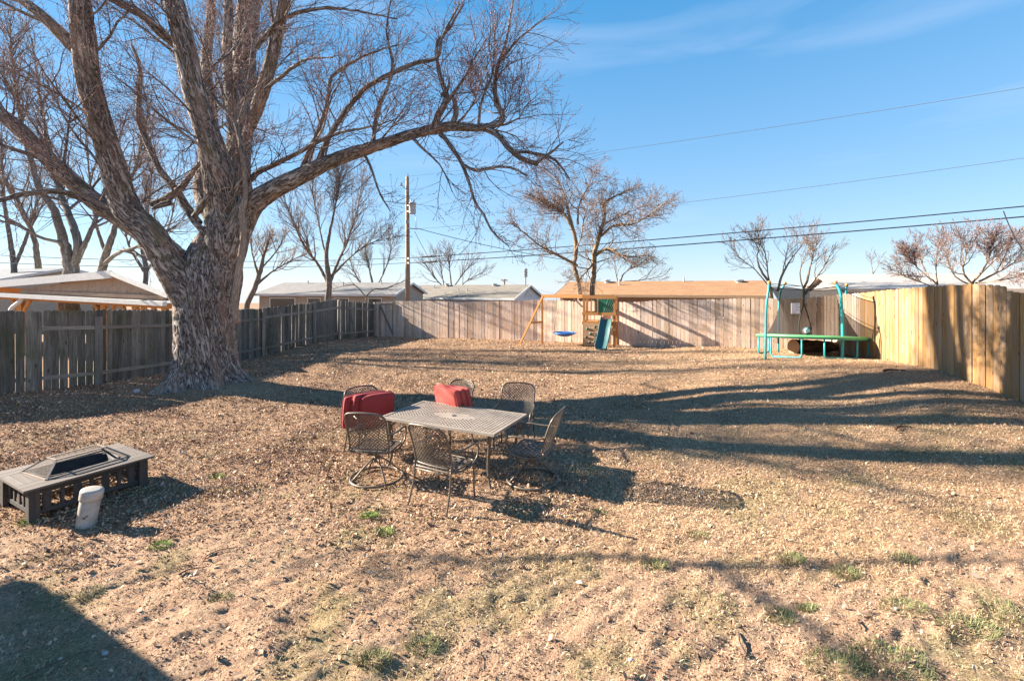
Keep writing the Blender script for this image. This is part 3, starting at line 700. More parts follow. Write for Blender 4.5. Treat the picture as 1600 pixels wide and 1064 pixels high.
# ---- background trees
bark_bg = bark('grey_bark', (.36, .30, .25), (.12, .095, .08), (.15, .14, .07), .8, .02)
bark_tan = bark('tan_bark', (.46, .34, .22), (.16, .11, .07), (.20, .19, .07), .8, .02)
bark_bg_tw = bark('grey_twig_bark', (.27, .21, .18), (.13, .1, .09), None, .8, .005)
bark_tan_tw = bark('tan_twig_bark', (.37, .25, .17), (.17, .11, .08), None, .8, .005)
bark_pink_tw = bark('reddish_twig_bark', (.38, .25, .21), (.19, .12, .10), None, .8, .005)
def bgtree(seed, px, Y, label, limbs, name='bare_tree', cat='tree', mats=(bark_bg, bark_bg_tw), nl=6, L=2.4, group=None, ratio=.5, nper=(7, 6, 4), up=.075, wander=.16, rmin=.006, levels=3, zoff=0, ang=(.45, .95), t0=.3, seg=(9, 6, 4, 3), thick_=1.0):
    """limbs: lists of (px, py, dY, width_px); the first is the trunk"""
    X = (px-CX)*Y/F; z = zg1(X, Y); org = (X, Y, z+zoff)
    root = thing(name, label, cat, org, 0, group)
    t = Tree(seed, kr=.018, up=up, wander=wander, levels=levels, ratio=ratio, nper=nper, rmin=rmin, seg=seg, ang=ang)
    trunks = []
    for q, lp in enumerate(limbs):
        wp = [P(a, b_, Y+dy) for a, b_, dy, w_ in lp]; wr = [max(rmin, thick_*(.85 if w_ > 4 else .65)*w_*Y/F/2) for *_x, w_ in lp]
        if q == 0 and wp[0][2] > z: wp = [np.array([wp[0][0], wp[0][1], z-.2])]+wp; wr = [wr[0]*1.25]+wr
        ln = np.linalg.norm(np.diff(np.array(wp), axis=0), axis=1).sum()
        tt = t0 if q else .75
        t.limb(wp, wr, 0, max(4, int(ln*nl/2.2)), L*1.75, tt, 1.0)
    multi_mesh('trunk', [(t.b[0], 12)], mats[0], root, org)
    if levels >= 2: multi_mesh('crown', [(t.b[1], 6), (t.b[2], 3), (t.b[3], 3), (t.b[4], 3)], mats[1], root, org)
    print(label[:30], [len(t.b[k]) for k in t.b])
    return root
bgtree(21, 921, 21.0, 'double stemmed tan tree with rounded bare crown behind the wooden playset', [
  [(908, 500, 0, 9), (903, 440, 0, 9), (897, 415, 0, 9), (900, 395, 0, 9), (897, 365, 0, 8), (885, 340, 0, 7), (868, 325, .5, 5), (830, 305, 1, 3)],
  [(926, 500, 0, 10), (925, 455, 0, 11), (928, 425, 0, 11), (929, 395, 0, 10), (938, 365, 0, 8), (945, 335, 0, 6), (944, 318, 0, 5), (965, 305, 0, 4), (985, 295, 0, 2)],
  [(902, 415, 0, 6), (870, 398, -.5, 5), (845, 385, -1, 4), (820, 365, -1.5, 3), (800, 350, -2, 2)],
  [(897, 365, 0, 7), (888, 330, .4, 6), (880, 300, .8, 4), (865, 275, 1, 2.5), (850, 262, 1, 1.5)],
  [(930, 400, 0, 7), (950, 388, -.5, 5), (975, 400, -1, 4), (1010, 400, -1.5, 2)],
  [(938, 370, 0, 5), (960, 352, -.5, 5), (990, 350, -1, 4), (1015, 335, -1.5, 3), (1040, 315, -2, 1.5)],
  [(945, 350, 0, 4), (975, 335, 1, 3), (1000, 325, 1.5, 2), (1020, 318, 2, 1.2)],
  [(898, 395, 0, 4), (908, 370, -.7, 3), (912, 345, -1, 3), (918, 325, -1.2, 1.5)],
  [(903, 350, 0, 5), (905, 320, .5, 4), (920, 290, 1, 2.5), (925, 272, 1, 1.2)],
  [(928, 412, 0, 6), (915, 425, -.6, 4), (905, 437, -.8, 4)],
  ], mats=(bark_tan, bark_tan_tw), nl=15, L=1.5, rmin=.0065, nper=(7, 7, 5), thick_=.88, t0=.2, wander=.24, up=.03, ang=(.7, 1.35), ratio=.56)
bgtree(22, 510, 26.0, 'tall slim bare tree rising behind the corner of the weathered fence', [
  [(512, 470, 0, 14), (514, 440, 0, 13), (510, 400, 0, 9), (516, 360, 0, 6), (526, 310, 0, 4), (530, 270, 0, 2)],
  [(514, 445, 0, 8), (498, 415, 0, 6), (476, 385, -1, 5), (455, 340, -1.5, 3), (440, 300, -2, 2)],
  [(516, 440, 0, 8), (528, 410, .5, 6), (545, 370, 1, 5), (560, 320, 1.5, 3), (566, 280, 2, 2)],
  [(520, 430, 0, 6), (550, 400, -.5, 4), (580, 380, -1, 3), (610, 372, -1.5, 2)],
  [(510, 405, 0, 5), (500, 360, 0, 4), (490, 310, 0, 3), (486, 270, 0, 2)],
  ], nl=11, L=2.6, thick_=.8, rmin=.007, nper=(8, 7, 5))
bgtree(23, 570, 24.2, 'low crooked sapling reaching over the top of the weathered fence corner', [
  [(575, 490, 0, 4), (572, 466, 0, 4), (585, 452, 0, 3), (605, 450, 0, 2.5), (640, 435, .5, 1.5)],
  [(572, 466, 0, 3), (560, 450, 0, 2.5), (548, 445, 0, 2), (520, 452, 0, 1.2)],
  ], nl=3, L=1.2, rmin=.007, nper=(4, 3, 3), levels=2, mats=(bark_bg, bark_bg_tw))
bgtree(24, 105, 17.5, 'large grey bare tree behind the pavilion, left of the maple', [
  [(108, 470, 0, 44), (112, 425, 0, 36), (100, 380, 0, 24), (85, 330, 0, 19), (60, 290, 0, 15), (35, 200, 0, 10), (20, 100, 0, 6), (15, 30, 0, 3)],
  [(115, 425, 0, 20), (122, 380, 0, 20), (105, 330, .5, 17), (90, 290, 1, 14), (75, 220, 1.3, 10), (62, 150, 1.6, 7), (50, 60, 2, 4)],
  [(120, 410, 0, 14), (138, 370, 0, 12), (158, 320, .5, 9), (178, 250, 1, 6), (200, 170, 1.5, 4)],
  [(60, 420, .5, 16), (55, 380, .5, 13), (40, 340, .5, 11), (20, 300, .5, 8), (-20, 240, .5, 5)],
  [(100, 380, 0, 10), (60, 370, -1, 7), (20, 345, -1.5, 5), (-20, 330, -2, 3)],
  ], thick_=.66, nl=6, L=3.0, rmin=.0065, nper=(7, 6, 4))
bgtree(25, 165, 20.0, 'leaning bare tree just left of the maple trunk, over the pavilion ridge', [
  [(155, 460, 0, 24), (162, 410, 0, 20), (175, 370, 0, 15), (190, 320, .5, 11), (215, 250, 1, 7), (235, 160, 1.5, 4)],
  [(160, 415, 0, 12), (185, 395, -.5, 10), (215, 385, -1, 8), (245, 360, -1, 5), (280, 345, -1, 3)],
  [(165, 395, 0, 10), (150, 350, 0, 7), (140, 280, 0, 5), (135, 200, 0, 3)],
  ], thick_=.66, nl=7, L=3.0, rmin=.007, nper=(7, 5, 4))
bgtree(26, 425, 34.0, 'dense reddish bare tree between the maple trunk and the beige house', [
  [(385, 480, 0, 10), (398, 450, 0, 9), (406, 425, 0, 8), (412, 400, 0, 5), (420, 375, 0, 2)],
  [(400, 445, 0, 6), (425, 425, 1, 4), (450, 410, 1.5, 3), (480, 395, 2, 1.5)],
  [(404, 430, 0, 5), (395, 400, -1, 3), (390, 370, -1, 1.5)],
  [(408, 420, 0, 4), (430, 395, 0, 3), (445, 370, 0, 1.5)],
  ], nl=9, L=2.6, rmin=.009, nper=(7, 5, 4), mats=(bark_bg, bark_tan_tw))
bgtree(27, 590, 42.0, 'bare grey tree seen left of the utility pole', [
  [(585, 480, 0, 6), (583, 450, 0, 5), (578, 425, 0, 4), (570, 395, 0, 1.5)],
  [(584, 455, 0, 4), (598, 430, 0, 3), (608, 405, 0, 2), (612, 385, 0, 1.2)],
  [(584, 460, 0, 3), (562, 440, 0, 2.5), (548, 415, 0, 1.5)],
  ], nl=8, L=3.0, rmin=.011, nper=(6, 5, 3))
bgtree(28, 700, 48.0, 'small bare tree behind the grey shingled house, right of the pole', [
  [(703, 480, 0, 4), (705, 448, 0, 4), (703, 425, 0, 2.5), (700, 398, 0, 1)],
  [(700, 455, 0, 3), (680, 435, 0, 2.5), (665, 412, 0, 1.2)],
  [(705, 455, 0, 3), (722, 430, 0, 2.5), (740, 408, 0, 1.2)],
  [(715, 455, 0, 3), (728, 440, 0, 2), (756, 425, 0, 1)],
  [(695, 455, 0, 2.5), (690, 425, 0, 2), (685, 400, 0, 1)],
  ], nl=7, L=3.2, rmin=.012, nper=(6, 5, 3), up=.1)
bgtree(29, 968, 38.0, 'small dark bare tree peeking over the brown roof right of the double stemmed tree', [
  [(965, 480, 0, 4), (970, 440, 0, 4), (978, 425, 0, 2.5), (1005, 410, 0, 1.2)],
  [(968, 448, 0, 3), (962, 425, 0, 2), (960, 400, 0, 1)],
  [(975, 440, 0, 2.5), (1000, 438, 0, 2), (1035, 432, 0, 1)],
  ], nl=7, L=2.6, rmin=.01, nper=(5, 5, 3))
bgtree(30, 1212, 19.5, 'pale bare tree left of the trampoline, behind the back fence', [
  [(1212, 520, 0, 9), (1204, 450, 0, 6), (1190, 425, 0, 5), (1183, 405, 0, 4), (1186, 385, 0, 2.5), (1184, 365, 0, 1.2)],
  [(1206, 455, 0, 5), (1200, 430, 0, 4), (1198, 410, 0, 3.5), (1190, 385, 0, 2), (1160, 370, 0, 1)],
  [(1200, 445, 0, 4), (1178, 420, -.5, 3), (1155, 402, -1, 2), (1148, 385, -1, 1)],
  [(1215, 455, 0, 6), (1222, 430, 0, 5), (1236, 405, 0, 4), (1252, 385, 0, 2), (1256, 370, 0, 1)],
  [(1222, 430, 0, 4), (1228, 400, .5, 2.5), (1235, 370, .5, 1)],
  ], thick_=.75, nl=9, L=1.7, rmin=.0055, nper=(7, 6, 4), mats=(bark_tan, bark_tan_tw), ratio=.45)
bgtree(31, 1262, 20.5, 'pale bare tree rising behind the middle of the trampoline', [
  [(1258, 520, 0, 8), (1256, 460, 0, 6), (1262, 435, 0, 5), (1268, 410, 0, 3), (1276, 380, 0, 1.5)],
  [(1258, 460, 0, 5), (1275, 435, 0, 4), (1290, 412, 0, 3), (1300, 392, 0, 1.5)],
  [(1256, 455, 0, 4), (1250, 425, 0, 3), (1262, 395, 0, 2), (1270, 370, 0, 1)],
  ], thick_=.75, nl=10, L=1.7, rmin=.0055, nper=(7, 6, 4), mats=(bark_tan, bark_tan_tw), ratio=.45)
bgtree(32, 1525, 12.5, 'broad reddish bare shrub above the right fence, larger of the two', [
  [(1520, 520, 0, 9), (1518, 450, 0, 7), (1530, 430, 0, 6), (1545, 405, 0, 4), (1550, 375, 0, 2)],
  [(1520, 445, 0, 6), (1505, 425, 0, 5), (1510, 395, 0, 3), (1520, 368, 0, 1.5)],
  [(1530, 440, 0, 6), (1560, 425, 0, 5), (1585, 410, 0, 3), (1600, 390, 0, 2)],
  [(1516, 445, 0, 5), (1490, 430, 0, 4), (1480, 400, 0, 3), (1488, 380, 0, 2)],
  [(1525, 442, 0, 5), (1555, 440, -.5, 4), (1600, 430, -.5, 3), (1630, 425, -.5, 2)],
  [(1530, 430, 0, 5), (1560, 400, .5, 3), (1580, 375, .5, 2)],
  ], name='bare_shrub', cat='shrub', thick_=.6, wander=.2, nl=26, L=1.0, rmin=.0045, nper=(8, 7, 4), mats=(bark_tan, bark_pink_tw), ratio=.5, t0=.25)
bgtree(33, 1440, 14.5, 'low reddish bare shrub leaning left above the right fence, smaller of the two', [
  [(1470, 520, 0, 7), (1465, 450, 0, 5), (1448, 432, 0, 4), (1430, 415, 0, 3), (1415, 395, 0, 1.5)],
  [(1465, 450, 0, 4), (1440, 442, 0, 4), (1415, 432, 0, 3), (1395, 420, 0, 1.5)],
  [(1465, 445, 0, 5), (1462, 420, 0, 4), (1464, 395, 0, 3), (1466, 378, 0, 1.5)],
  [(1455, 440, 0, 4), (1440, 410, .5, 3), (1435, 385, .5, 1.5)],
  ], name='bare_shrub', cat='shrub', thick_=.6, wander=.2, nl=24, L=.95, rmin=.0048, nper=(8, 7, 4), mats=(bark_tan, bark_pink_tw), ratio=.5, t0=.25)
bgtree(34, 1362, 44.0, 'tiny far bare tree poking above the pale grey roof', [
  [(1364, 470, 0, 2), (1364, 432, 0, 2), (1362, 415, 0, 1.2), (1360, 402, 0, .8)],
  [(1364, 428, 0, 1.5), (1372, 415, 0, 1), (1374, 405, 0, .6)],
  ], nl=4, L=1.6, rmin=.012, nper=(3, 3, 2), levels=2)
bgtree(35, 30, 30.0, 'bare tree with thin upright branches at the far left edge', [
  [(20, 470, 0, 10), (22, 420, 0, 9), (15, 370, 0, 7), (5, 300, 0, 5), (2, 220, 0, 3)],
  [(22, 420, 0, 6), (45, 360, 0, 5), (60, 300, 0, 3), (66, 240, 0, 1.5)],
  ], nl=7, L=3.6, rmin=.009, nper=(6, 5, 4))
bgtree(36, 225, 32.0, 'bare reddish tree glimpsed between the maple trunk and its lowest limb', [
  [(225, 470, 0, 9), (228, 420, 0, 8), (222, 380, 0, 6), (232, 320, 0, 4), (240, 250, 0, 2)],
  [(226, 425, 0, 6), (200, 380, 0, 4), (190, 320, 0, 3), (180, 260, 0, 1.5)],
  [(226, 430, 0, 5), (250, 390, 0, 4), (268, 340, 0, 3), (276, 300, 0, 1.5)],
  ], nl=7, L=3.2, rmin=.009, nper=(6, 5, 4), mats=(bark_bg, bark_tan_tw))

# a tree standing out of frame on the left: its bough shadows cross the foreground
o_ = (-13, 4.2, zg1(-13, 4.2)); st_t = thing('bare_tree', 'bare tree beyond the garage wing, out of view to the left, shading the foreground', 'tree', o_)
t = Tree(77, levels=3, ratio=.5, nper=(6, 6, 4), rmin=.006)
for pts_, r_ in (([(-13, 4.2, -.1), (-13, 4.2, 1.5), (-12.9, 4.4, 3.4), (-12.1, 4.5, 4.8), (-10.45, 5.35, 5.9), (-10.9, 6.93, 6.0)], [.1, .09, .075, .055, .04, .035]),
    ([(-10.9, 6.93, 6.0), (-11.5, 7.05, 5.8), (-12.25, 6.88, 5.5), (-12.95, 6.85, 5.3)], [.045, .04, .03, .01]), ([(-10.9, 6.93, 6.0), (-10.65, 7.15, 6.5), (-10.55, 7.35, 7.0), (-10.45, 7.5, 7.8)], [.045, .04, .035, .015]),
    ([(-10.8, 5.15, 5.7), (-10.6, 5.35, 6.3), (-10.8, 5.75, 7.0), (-11.1, 6.3, 8)], [.035, .035, .03, .012])):
    t.limb(pts_, r_, 0, 5, 1.6, .5, 1.0)
multi_mesh('trunk', [(t.b[0], 12)], bark_bg, st_t, o_); multi_mesh('crown', [(t.b[1], 6), (t.b[2], 3), (t.b[3], 3)], bark_bg_tw, st_t, o_)
# ---------------------------------------------------------------- fences
grey_wood = wood('weathered_grey_boards', (.235, .21, .175), (.06, .052, .043), .4, (.07, .08, .028), .8, zgreen=False)
pale_wood = wood('bleached_pink_boards', (.70, .56, .47), (.38, .275, .215), .24, None, alt=(.55, .37, .24))
gold_wood = wood('golden_cedar_boards', (.42, .225, .078), (.22, .108, .035), .26, None, alt=(.30, .21, .14))
rail_wood = wood('weathered_rail', (.34, .30, .26), (.12, .10, .085), .25, (.10, .11, .04), .5)
play_wood = wood('stained_orange_timber', (.66, .31, .10), (.42, .17, .045), .12, None, knots=False)
raw_wood = wood('raw_pine', (.62, .47, .32), (.40, .27, .16), .15, None)
class Line:
    def __init__(s, L_):
        s.xy = np.array([((px-CX)*Y/F, Y) for px, Y, a, b_ in L_]); s.zt = np.array([CZ-(a-Y0)*Y/F for px, Y, a, b_ in L_])
        s.s = np.concatenate([[0], np.cumsum(np.linalg.norm(np.diff(s.xy, axis=0), axis=1))]); s.L = s.s[-1]
        s.px = np.array([q[0] for q in L_], float)
    def at(s, q):
        i = int(np.clip(np.searchsorted(s.s, q, side='right')-1, 0, len(s.s)-2)); d = s.xy[i+1]-s.xy[i]; d = d/np.linalg.norm(d)
        p = s.xy[i]+d*(q-s.s[i]); zt = float(np.interp(q, s.s, s.zt)); return p, d, zt
    def spx(s, px): return float(np.interp(px, s.px, s.s))
def boards(ln, s0, s1, mat, root, name='board_panel', bw=.14, gap=.012, th=.018, hj=.012, off=0.0, dogear=True, step=None, lean=.004, gapj=0.0, origin=(0, 0, 0), topj=None, bot=.02):
    mb = MB(origin); q = s0
    while q < s1-.02:
        w_ = min(bw*random.uniform(.93, 1.05), s1-q); p, d, zt = ln.at(q+w_/2); n = np.array([d[1], -d[0]])
        zb = float(zg1(p[0], p[1]))-bot+random.uniform(-.02, .01); z1 = zt+random.uniform(-hj, hj)+(topj(q) if topj else 0)
        lx = random.gauss(0, lean); c = .028 if dogear else .004; h2 = w_/2
        d3 = np.array([d[0], d[1], 0]); o = np.array([p[0]+n[0]*off, p[1]+n[1]*off, 0])+np.array([n[0], n[1], 0])*random.uniform(0, .013)
        pr = [(-h2, zb), (h2, zb), (h2+lx, z1-c), (h2-c+lx, z1), (-h2+c+lx, z1), (-h2+lx, z1-c)]
        V = [o+d3*a+np.array([0, 0, b_]) for a, b_ in pr]
        mb.prism(V, (0, 0, 0), (n[0]*th, n[1]*th, 0), random.random())
        q += w_+gap+(random.random()**4)*gapj
    return mb.build(name, mat, root)
def post(ln, q, mat, root, off, w_=.09, top=.0, origin=(0, 0, 0)):
    p, d, zt = ln.at(q); n = np.array([d[1], -d[0]]); c = p+n*off; zb = zg1(*c)-.06; h = zt+top-zb
    mb = MB(origin); M = np.array([[d[0], n[0], 0], [d[1], n[1], 0], [0, 0, 1]]); mb.box((c[0], c[1], zb+h/2), (w_, w_, h), M)
    return mb.build('post', mat, root)
def rails(ln, s0, s1, hs_, mat, root, off, origin=(0, 0, 0), rel='top'):
    a, d, za = ln.at(s0+.001); b_, d2, zb = ln.at(s1-.001); n = np.array([d[1], -d[0]])
    for h in hs_:
        A = [a[0]+n[0]*off, a[1]+n[1]*off, za-h if h < 1.2 else zg1(*a)+.28]; B = [b_[0]+n[0]*off, b_[1]+n[1]*off, zb-h if h < 1.2 else zg1(*b_)+.28]
        mb = MB(origin); mb.bar(A, B, .038, .085, tone=random.random()); mb.build('rail', mat, root)
random.seed(2)
lnL, lnB, lnR = Line(LEFT), Line(BACK), Line(RIGHT)
# normals n=(d.y,-d.x): left fence runs away from camera, so n points to +X = into the yard
o_ = tuple(lnL.at(lnL.spx(150))[0])+(0,)
fl = thing('weathered_fence', 'weathered dark grey mossy board fence in shade behind the maple tree', 'fence', o_)
pp = [lnL.spx(x) for x in (-520, -400, -280, -160, 0-20, 150, 270, 410, 489, 528, 584)]
for a, b_ in zip(pp[:-1], pp[1:]):
    dark = a < lnL.spx(300)
    tj = random.uniform(-.03, .03)
    boards(lnL, a, b_, grey_wood, fl, gap=.003, gapj=.02, hj=.02, off=-.02, lean=.008, bw=.138, origin=o_, topj=lambda q, t=tj: t)
    rails(lnL, a, b_, (.42 if dark else .36, 1.5), rail_wood, fl, .022, o_)
for q in pp: post(lnL, min(q, lnL.L-.02), rail_wood, fl, .07, .10, -.16 if q < lnL.spx(450) else 0.02, o_)
o_ = tuple(lnB.at(lnB.L/2)[0])+(0,)
fb = thing('bleached_fence', 'pale bleached board fence across the back of the yard', 'fence', o_)
g0, g1 = lnB.spx(593), lnB.spx(615)
boards(lnB, 0.06, g0, pale_wood, fb, off=0, origin=o_)
gate = boards(lnB, g0+.01, g1, pale_wood, fb, name='gate_panel', off=0, origin=o_)
mb = MB(o_); pa, d, za = lnB.at(g0+.05); pb, _, zb = lnB.at(g1-.02); n3 = np.array([d[1], -d[0], 0])
A = np.array([pa[0], pa[1], 0])+n3*.04; B = np.array([pb[0], pb[1], 0])+n3*.04
mb.bar(A+[0, 0, za-.12], B+[0, 0, zb-.12], .035, .09); mb.bar(A+n3*.003+[0, 0, za-.16], B+n3*.003+[0, 0, zg1(*pb)+.15], .035, .09)
mb.bar(A+n3*-.002+[0, 0, zg1(*pa)+.1], A+n3*-.002+[0, 0, za-.16], .09, .035, up=(d[0], d[1], 0)); mb.bar(B+n3*-.002+[0, 0, zg1(*pb)+.05], B+n3*-.002+[0, 0, zb-.05], .09, .035, up=(d[0], d[1], 0))
mb.build('gate_frame', rail_wood, fb)
wob = lambda q: .035*math.sin(q*.9)+.02*math.sin(q*2.3)
boards(lnB, g1+.01, lnB.L-.02, pale_wood, fb, hj=.012, off=0, origin=o_, topj=wob)
for q in np.arange(.5, lnB.L, 2.44): post(lnB, float(q), rail_wood, fb, -.08, .09, -.1, o_)
bp_ = sorted(set([.02]+[float(q) for q in np.arange(.5, lnB.L, 2.44)]+[float(q) for q in lnB.s[1:]]))
for q0, q1 in zip(bp_[:-1], bp_[1:]):
    if q1-q0 > .15: rails(lnB, q0+.01, q1-.01, (.3, 1.5), rail_wood, fb, -.045, o_)
o_ = tuple(lnR.at(lnR.L/2)[0])+(0,)
fr = thing('golden_fence', 'newer golden tan cedar board fence along the right side', 'fence', o_)
s_mid = lnR.spx(1345)
boards(lnR, 0.03, s_mid, pale_wood, fr, off=0, origin=o_, bw=.14)
def stp(q):
    x = float(np.interp(q, lnR.s, lnR.px)); return (-.07 if x > 1568 else 0)
boards(lnR, s_mid+.005, lnR.L, gold_wood, fr, off=0, origin=o_, hj=.012, topj=stp, gap=.008, bw=.142)
for q in np.arange(.4, lnR.L, 2.44): post(lnR, float(q), gold_wood, fr, -.08, .09, -.1, o_)
bp_ = sorted(set([.02]+[float(q) for q in np.arange(.5, lnR.L, 2.44)]+[float(q) for q in lnR.s[1:]]))
for q0, q1 in zip(bp_[:-1], bp_[1:]):
    if q1-q0 > .15: rails(lnR, q0+.01, q1-.01, (.3, 1.5), gold_wood, fr, -.045, o_)

# ---------------------------------------------------------------- houses beyond the fences
def shingle(name, c1, c2):
    m, nt, b = newmat(name); v = attr(nt, 'rest').outputs['Vector']
    br = nt.nodes.new('ShaderNodeTexBrick'); br.inputs['Scale'].default_value = 1; br.inputs['Brick Width'].default_value = .33; br.inputs['Row Height'].default_value = .14
    br.inputs['Mortar Size'].default_value = .008; br.inputs['Color1'].default_value = (*c1, 1); br.inputs['Color2'].default_value = (*c2, 1); br.inputs['Mortar'].default_value = (*[x*.45 for x in c2], 1)
    nt.links.new(v, br.inputs['Vector'])
    n = noise(nt, v, 1, 5, .6, (.8, 2.2, 1)); n2 = noise(nt, v, 30, 3, .6)
    col = mixc(nt, ramp(nt, n, [(.38, (0, 0, 0)), (.66, (.55, .55, .55))]), br.outputs[0], tuple(x*.6 for x in c2))
    col = mixc(nt, ramp(nt, n2, [(.4, (.35, .35, .35)), (.7, (0, 0, 0))]), col, tuple(x*.7 for x in c2))
    nt.links.new(col, b.inputs['Base Color']); b.inputs['Roughness'].default_value = .9; bump(nt, b, br.outputs[1], .4, .01)
    return m
white_paint = basic('white_painted_trim', (.74, .73, .70), (.60, .59, .56), 9, .5, tonemix=.04)
grey_siding = basic('pale_siding', (.55, .56, .58), (.47, .48, .5), 6, .6)
glass_dark = basic('dark_window_glass', (.035, .045, .06), (.02, .025, .03), 2, .08, bmp=0, spec=.8)
metal_grey = basic('grey_galvanised', (.42, .44, .46), (.32, .33, .35), 20, .45, .5)
def sheet(V, thick_, uvs, mb, tone=.5):
    """roof slab from 4 corners (eaveL, eaveR, ridgeR, ridgeL); rest = in-plane coords"""
    V = np.array(V, float); n = np.cross(V[1]-V[0], V[3]-V[0]); n /= np.linalg.norm(n)
    if n[2] < 0: n = -n
    Lx = np.linalg.norm(V[1]-V[0]); Ly = np.linalg.norm(V[3]-V[0]); R = np.array([[0, 0, 0], [Lx, 0, 0], [Lx, Ly, 0], [0, Ly, 0]])
    B = V-n*thick_
    f = [(0, 1, 2, 3), (7, 6, 5, 4), (0, 4, 5, 1), (1, 5, 6, 2), (2, 6, 7, 3), (3, 7, 4, 0)]
    mb.add(np.concatenate([V, B]), f, tone, np.concatenate([R, R+[0, 0, -.1]]))
def house(name, label, corner, a, L_, D, ze, zr, wallmat, roofmat, trimmat, windows=(), vents=(), gz=-1.0, oh=.35, sign=-1, cat='house', gable=None):
    """corner: front corner XY; a: unit along the eave; house runs sign*L_ along a and D along n (away)"""
    a = np.array(a, float); a /= np.linalg.norm(a); n = np.array([-a[1], a[0]]);
    if n[1] < 0: n = -n
    c = np.array(corner, float); root = thing(name, label, cat, (c[0], c[1], gz)); o = (c[0], c[1], gz)
    u = a*sign
    def W(s_, t, z): q = c+u*s_+n*t; return np.array([q[0], q[1], z])
    mb = MB(o); i = .02
    V = [W(0, oh, gz), W(L_, oh, gz), W(L_, D-oh, gz), W(0, D-oh, gz), W(0, oh, ze), W(L_, oh, ze), W(L_, D-oh, ze), W(0, D-oh, ze), W(0, D/2, zr-.05), W(L_, D/2, zr-.05)]
    mb.add(V, [(0, 1, 5, 4), (2, 3, 7, 6), (1, 2, 6, 5), (3, 0, 4, 7), (4, 7, 8), (5, 9, 6)], .5, np.array(V))
    wl = mb.build('wall', wallmat, root)
    mb = MB(o); g = .25
    sheet([W(-g, 0, ze), W(L_+g, 0, ze), W(L_+g, D/2, zr+.02), W(-g, D/2, zr+.02)], .1, None, mb)
    sheet([W(-g, D, ze), W(L_+g, D, ze), W(L_+g, D/2, zr+.02), W(-g, D/2, zr+.02)], .1, None, mb)
    rf = mb.build('roof', roofmat, root)
    mb = MB(o)
    mb.bar(W(-g, -.03, ze-.08), W(L_+g, -.03, ze-.08), .05, .16)
    for e in (-g-.02, L_+g+.02):
        mb.bar(W(e, 0, ze-.08), W(e, D/2, zr-.06), .05, .17); mb.bar(W(e, D, ze-.08), W(e, D/2, zr-.06), .05, .17)
    mb.build('fascia', trimmat, root)
    for (s_, w_, zb, zt) in windows:
        mb = MB(o); mb.bar(W(s_, oh-.02, (zb+zt)/2), W(s_+w_, oh-.02, (zb+zt)/2), .04, zt-zb); wn = mb.build('window', glass_dark, root)
        mb = MB(o)
        for z in (zb, zt): mb.bar(W(s_-.06, oh-.04, z), W(s_+w_+.06, oh-.04, z), .06, .08)
        for s2 in (s_, s_+w_): mb.box(W(s2, oh-.04, (zb+zt)/2), (.07, .07, zt-zb))
        mb.build('frame', white_paint, wn)
    for (s_, f, hh, rr) in vents:
        z = ze+(zr-ze)*f; t = D/2*f; mb = MB(o); mb.tube([W(s_, t, z-.05), W(s_, t, z+hh)], rr, 8); 
        if rr > .08: mb.lathe([(rr*1.5, 0), (rr*1.5, .05), (0, .09)], W(s_, t, z+hh), 10)
        mb.build('vent', metal_grey, root)
    if gable is not None:
        mb = MB(o); mb.add([W(-.012, D*.36, ze+.05), W(-.012, D*.64, ze+.05), W(-.012, D*.5, ze+(zr-ze)*.62), W(-.05, D*.36, ze+.05), W(-.05, D*.64, ze+.05), W(-.05, D*.5, ze+(zr-ze)*.62)], [(0, 1, 2), (3, 5, 4), (0, 3, 4, 1), (1, 4, 5, 2), (2, 5, 3, 0)]); mb.build('gable_vent', metal_grey, root)
    return root
rf_grey = shingle('grey_brown_shingles', (.29, .25, .205), (.21, .18, .145)); rf_brown = shingle('orange_brown_shingles', (.44, .235, .11), (.33, .17, .08))
rf_pale = shingle('pale_grey_shingles', (.50, .46, .42), (.41, .37, .34)); rf_slate = shingle('slate_shingles', (.13, .15, .18), (.09, .1, .12))
rf_mid = shingle('dusty_grey_shingles', (.30, .28, .265), (.22, .205, .195))
beige = basic('beige_stucco', (.46, .38, .30), (.38, .31, .24), 3, .8); brick = basic('brown_brick_wall', (.30, .19, .13), (.22, .13, .09), 14, .85); white_wall = basic('white_siding_wall', (.62, .64, .68), (.54, .56, .6), 4, .7)
DA = (.92, -.40)
house('neighbour_house', 'low house with grey brown shingle roof and white gable end, right of the utility pole', (0, 38), DA, 13.6, 7.2, 1.70, 2.82, white_wall, rf_grey, white_paint,
      windows=((1.5, 1.2, .3, 1.3), (8, 1.5, .3, 1.3)), vents=((10.5, .6, .35, .05), (9.3, .75, .3, .05), (8.2, .9, .2, .16), (6.0, .45, .3, .05), (3.2, .92, .15, .18), (5.2, .5, .3, .05)), gz=-.9, gable=True)
wp_ = white_wall
house('neighbour_house', 'long low house with sunlit orange brown shingle roof behind the playset', (14.3, 26), DA, 12.2, 7.0, 2.12, 3.0, brick, rf_brown, basic('brown_trim', (.30, .20, .12), None, 9, .6),
      windows=((2, 1.2, .8, 1.7),), vents=((8.6, .7, .4, .06), (4.5, .95, .3, .05), (1.2, .9, .1, .2), (9.6, .9, .15, .18)), gz=-.5)
house('neighbour_house', 'house with pale grey roof and plank gable end behind the right corner of the yard', (14.6, 20), DA, 14, 9.2, 2.52, 3.22, basic('grey_plank_gable', (.36, .33, .32), (.26, .24, .23), 3, .8, mscale=(1, 1, 9)), rf_pale, basic('worn_trim', (.42, .33, .26), (.3, .24, .2), 9, .7),
      vents=((3.2, .8, .12, .22), (7.6, .9, .1, .2)), gz=-.2, sign=1, oh=.5)
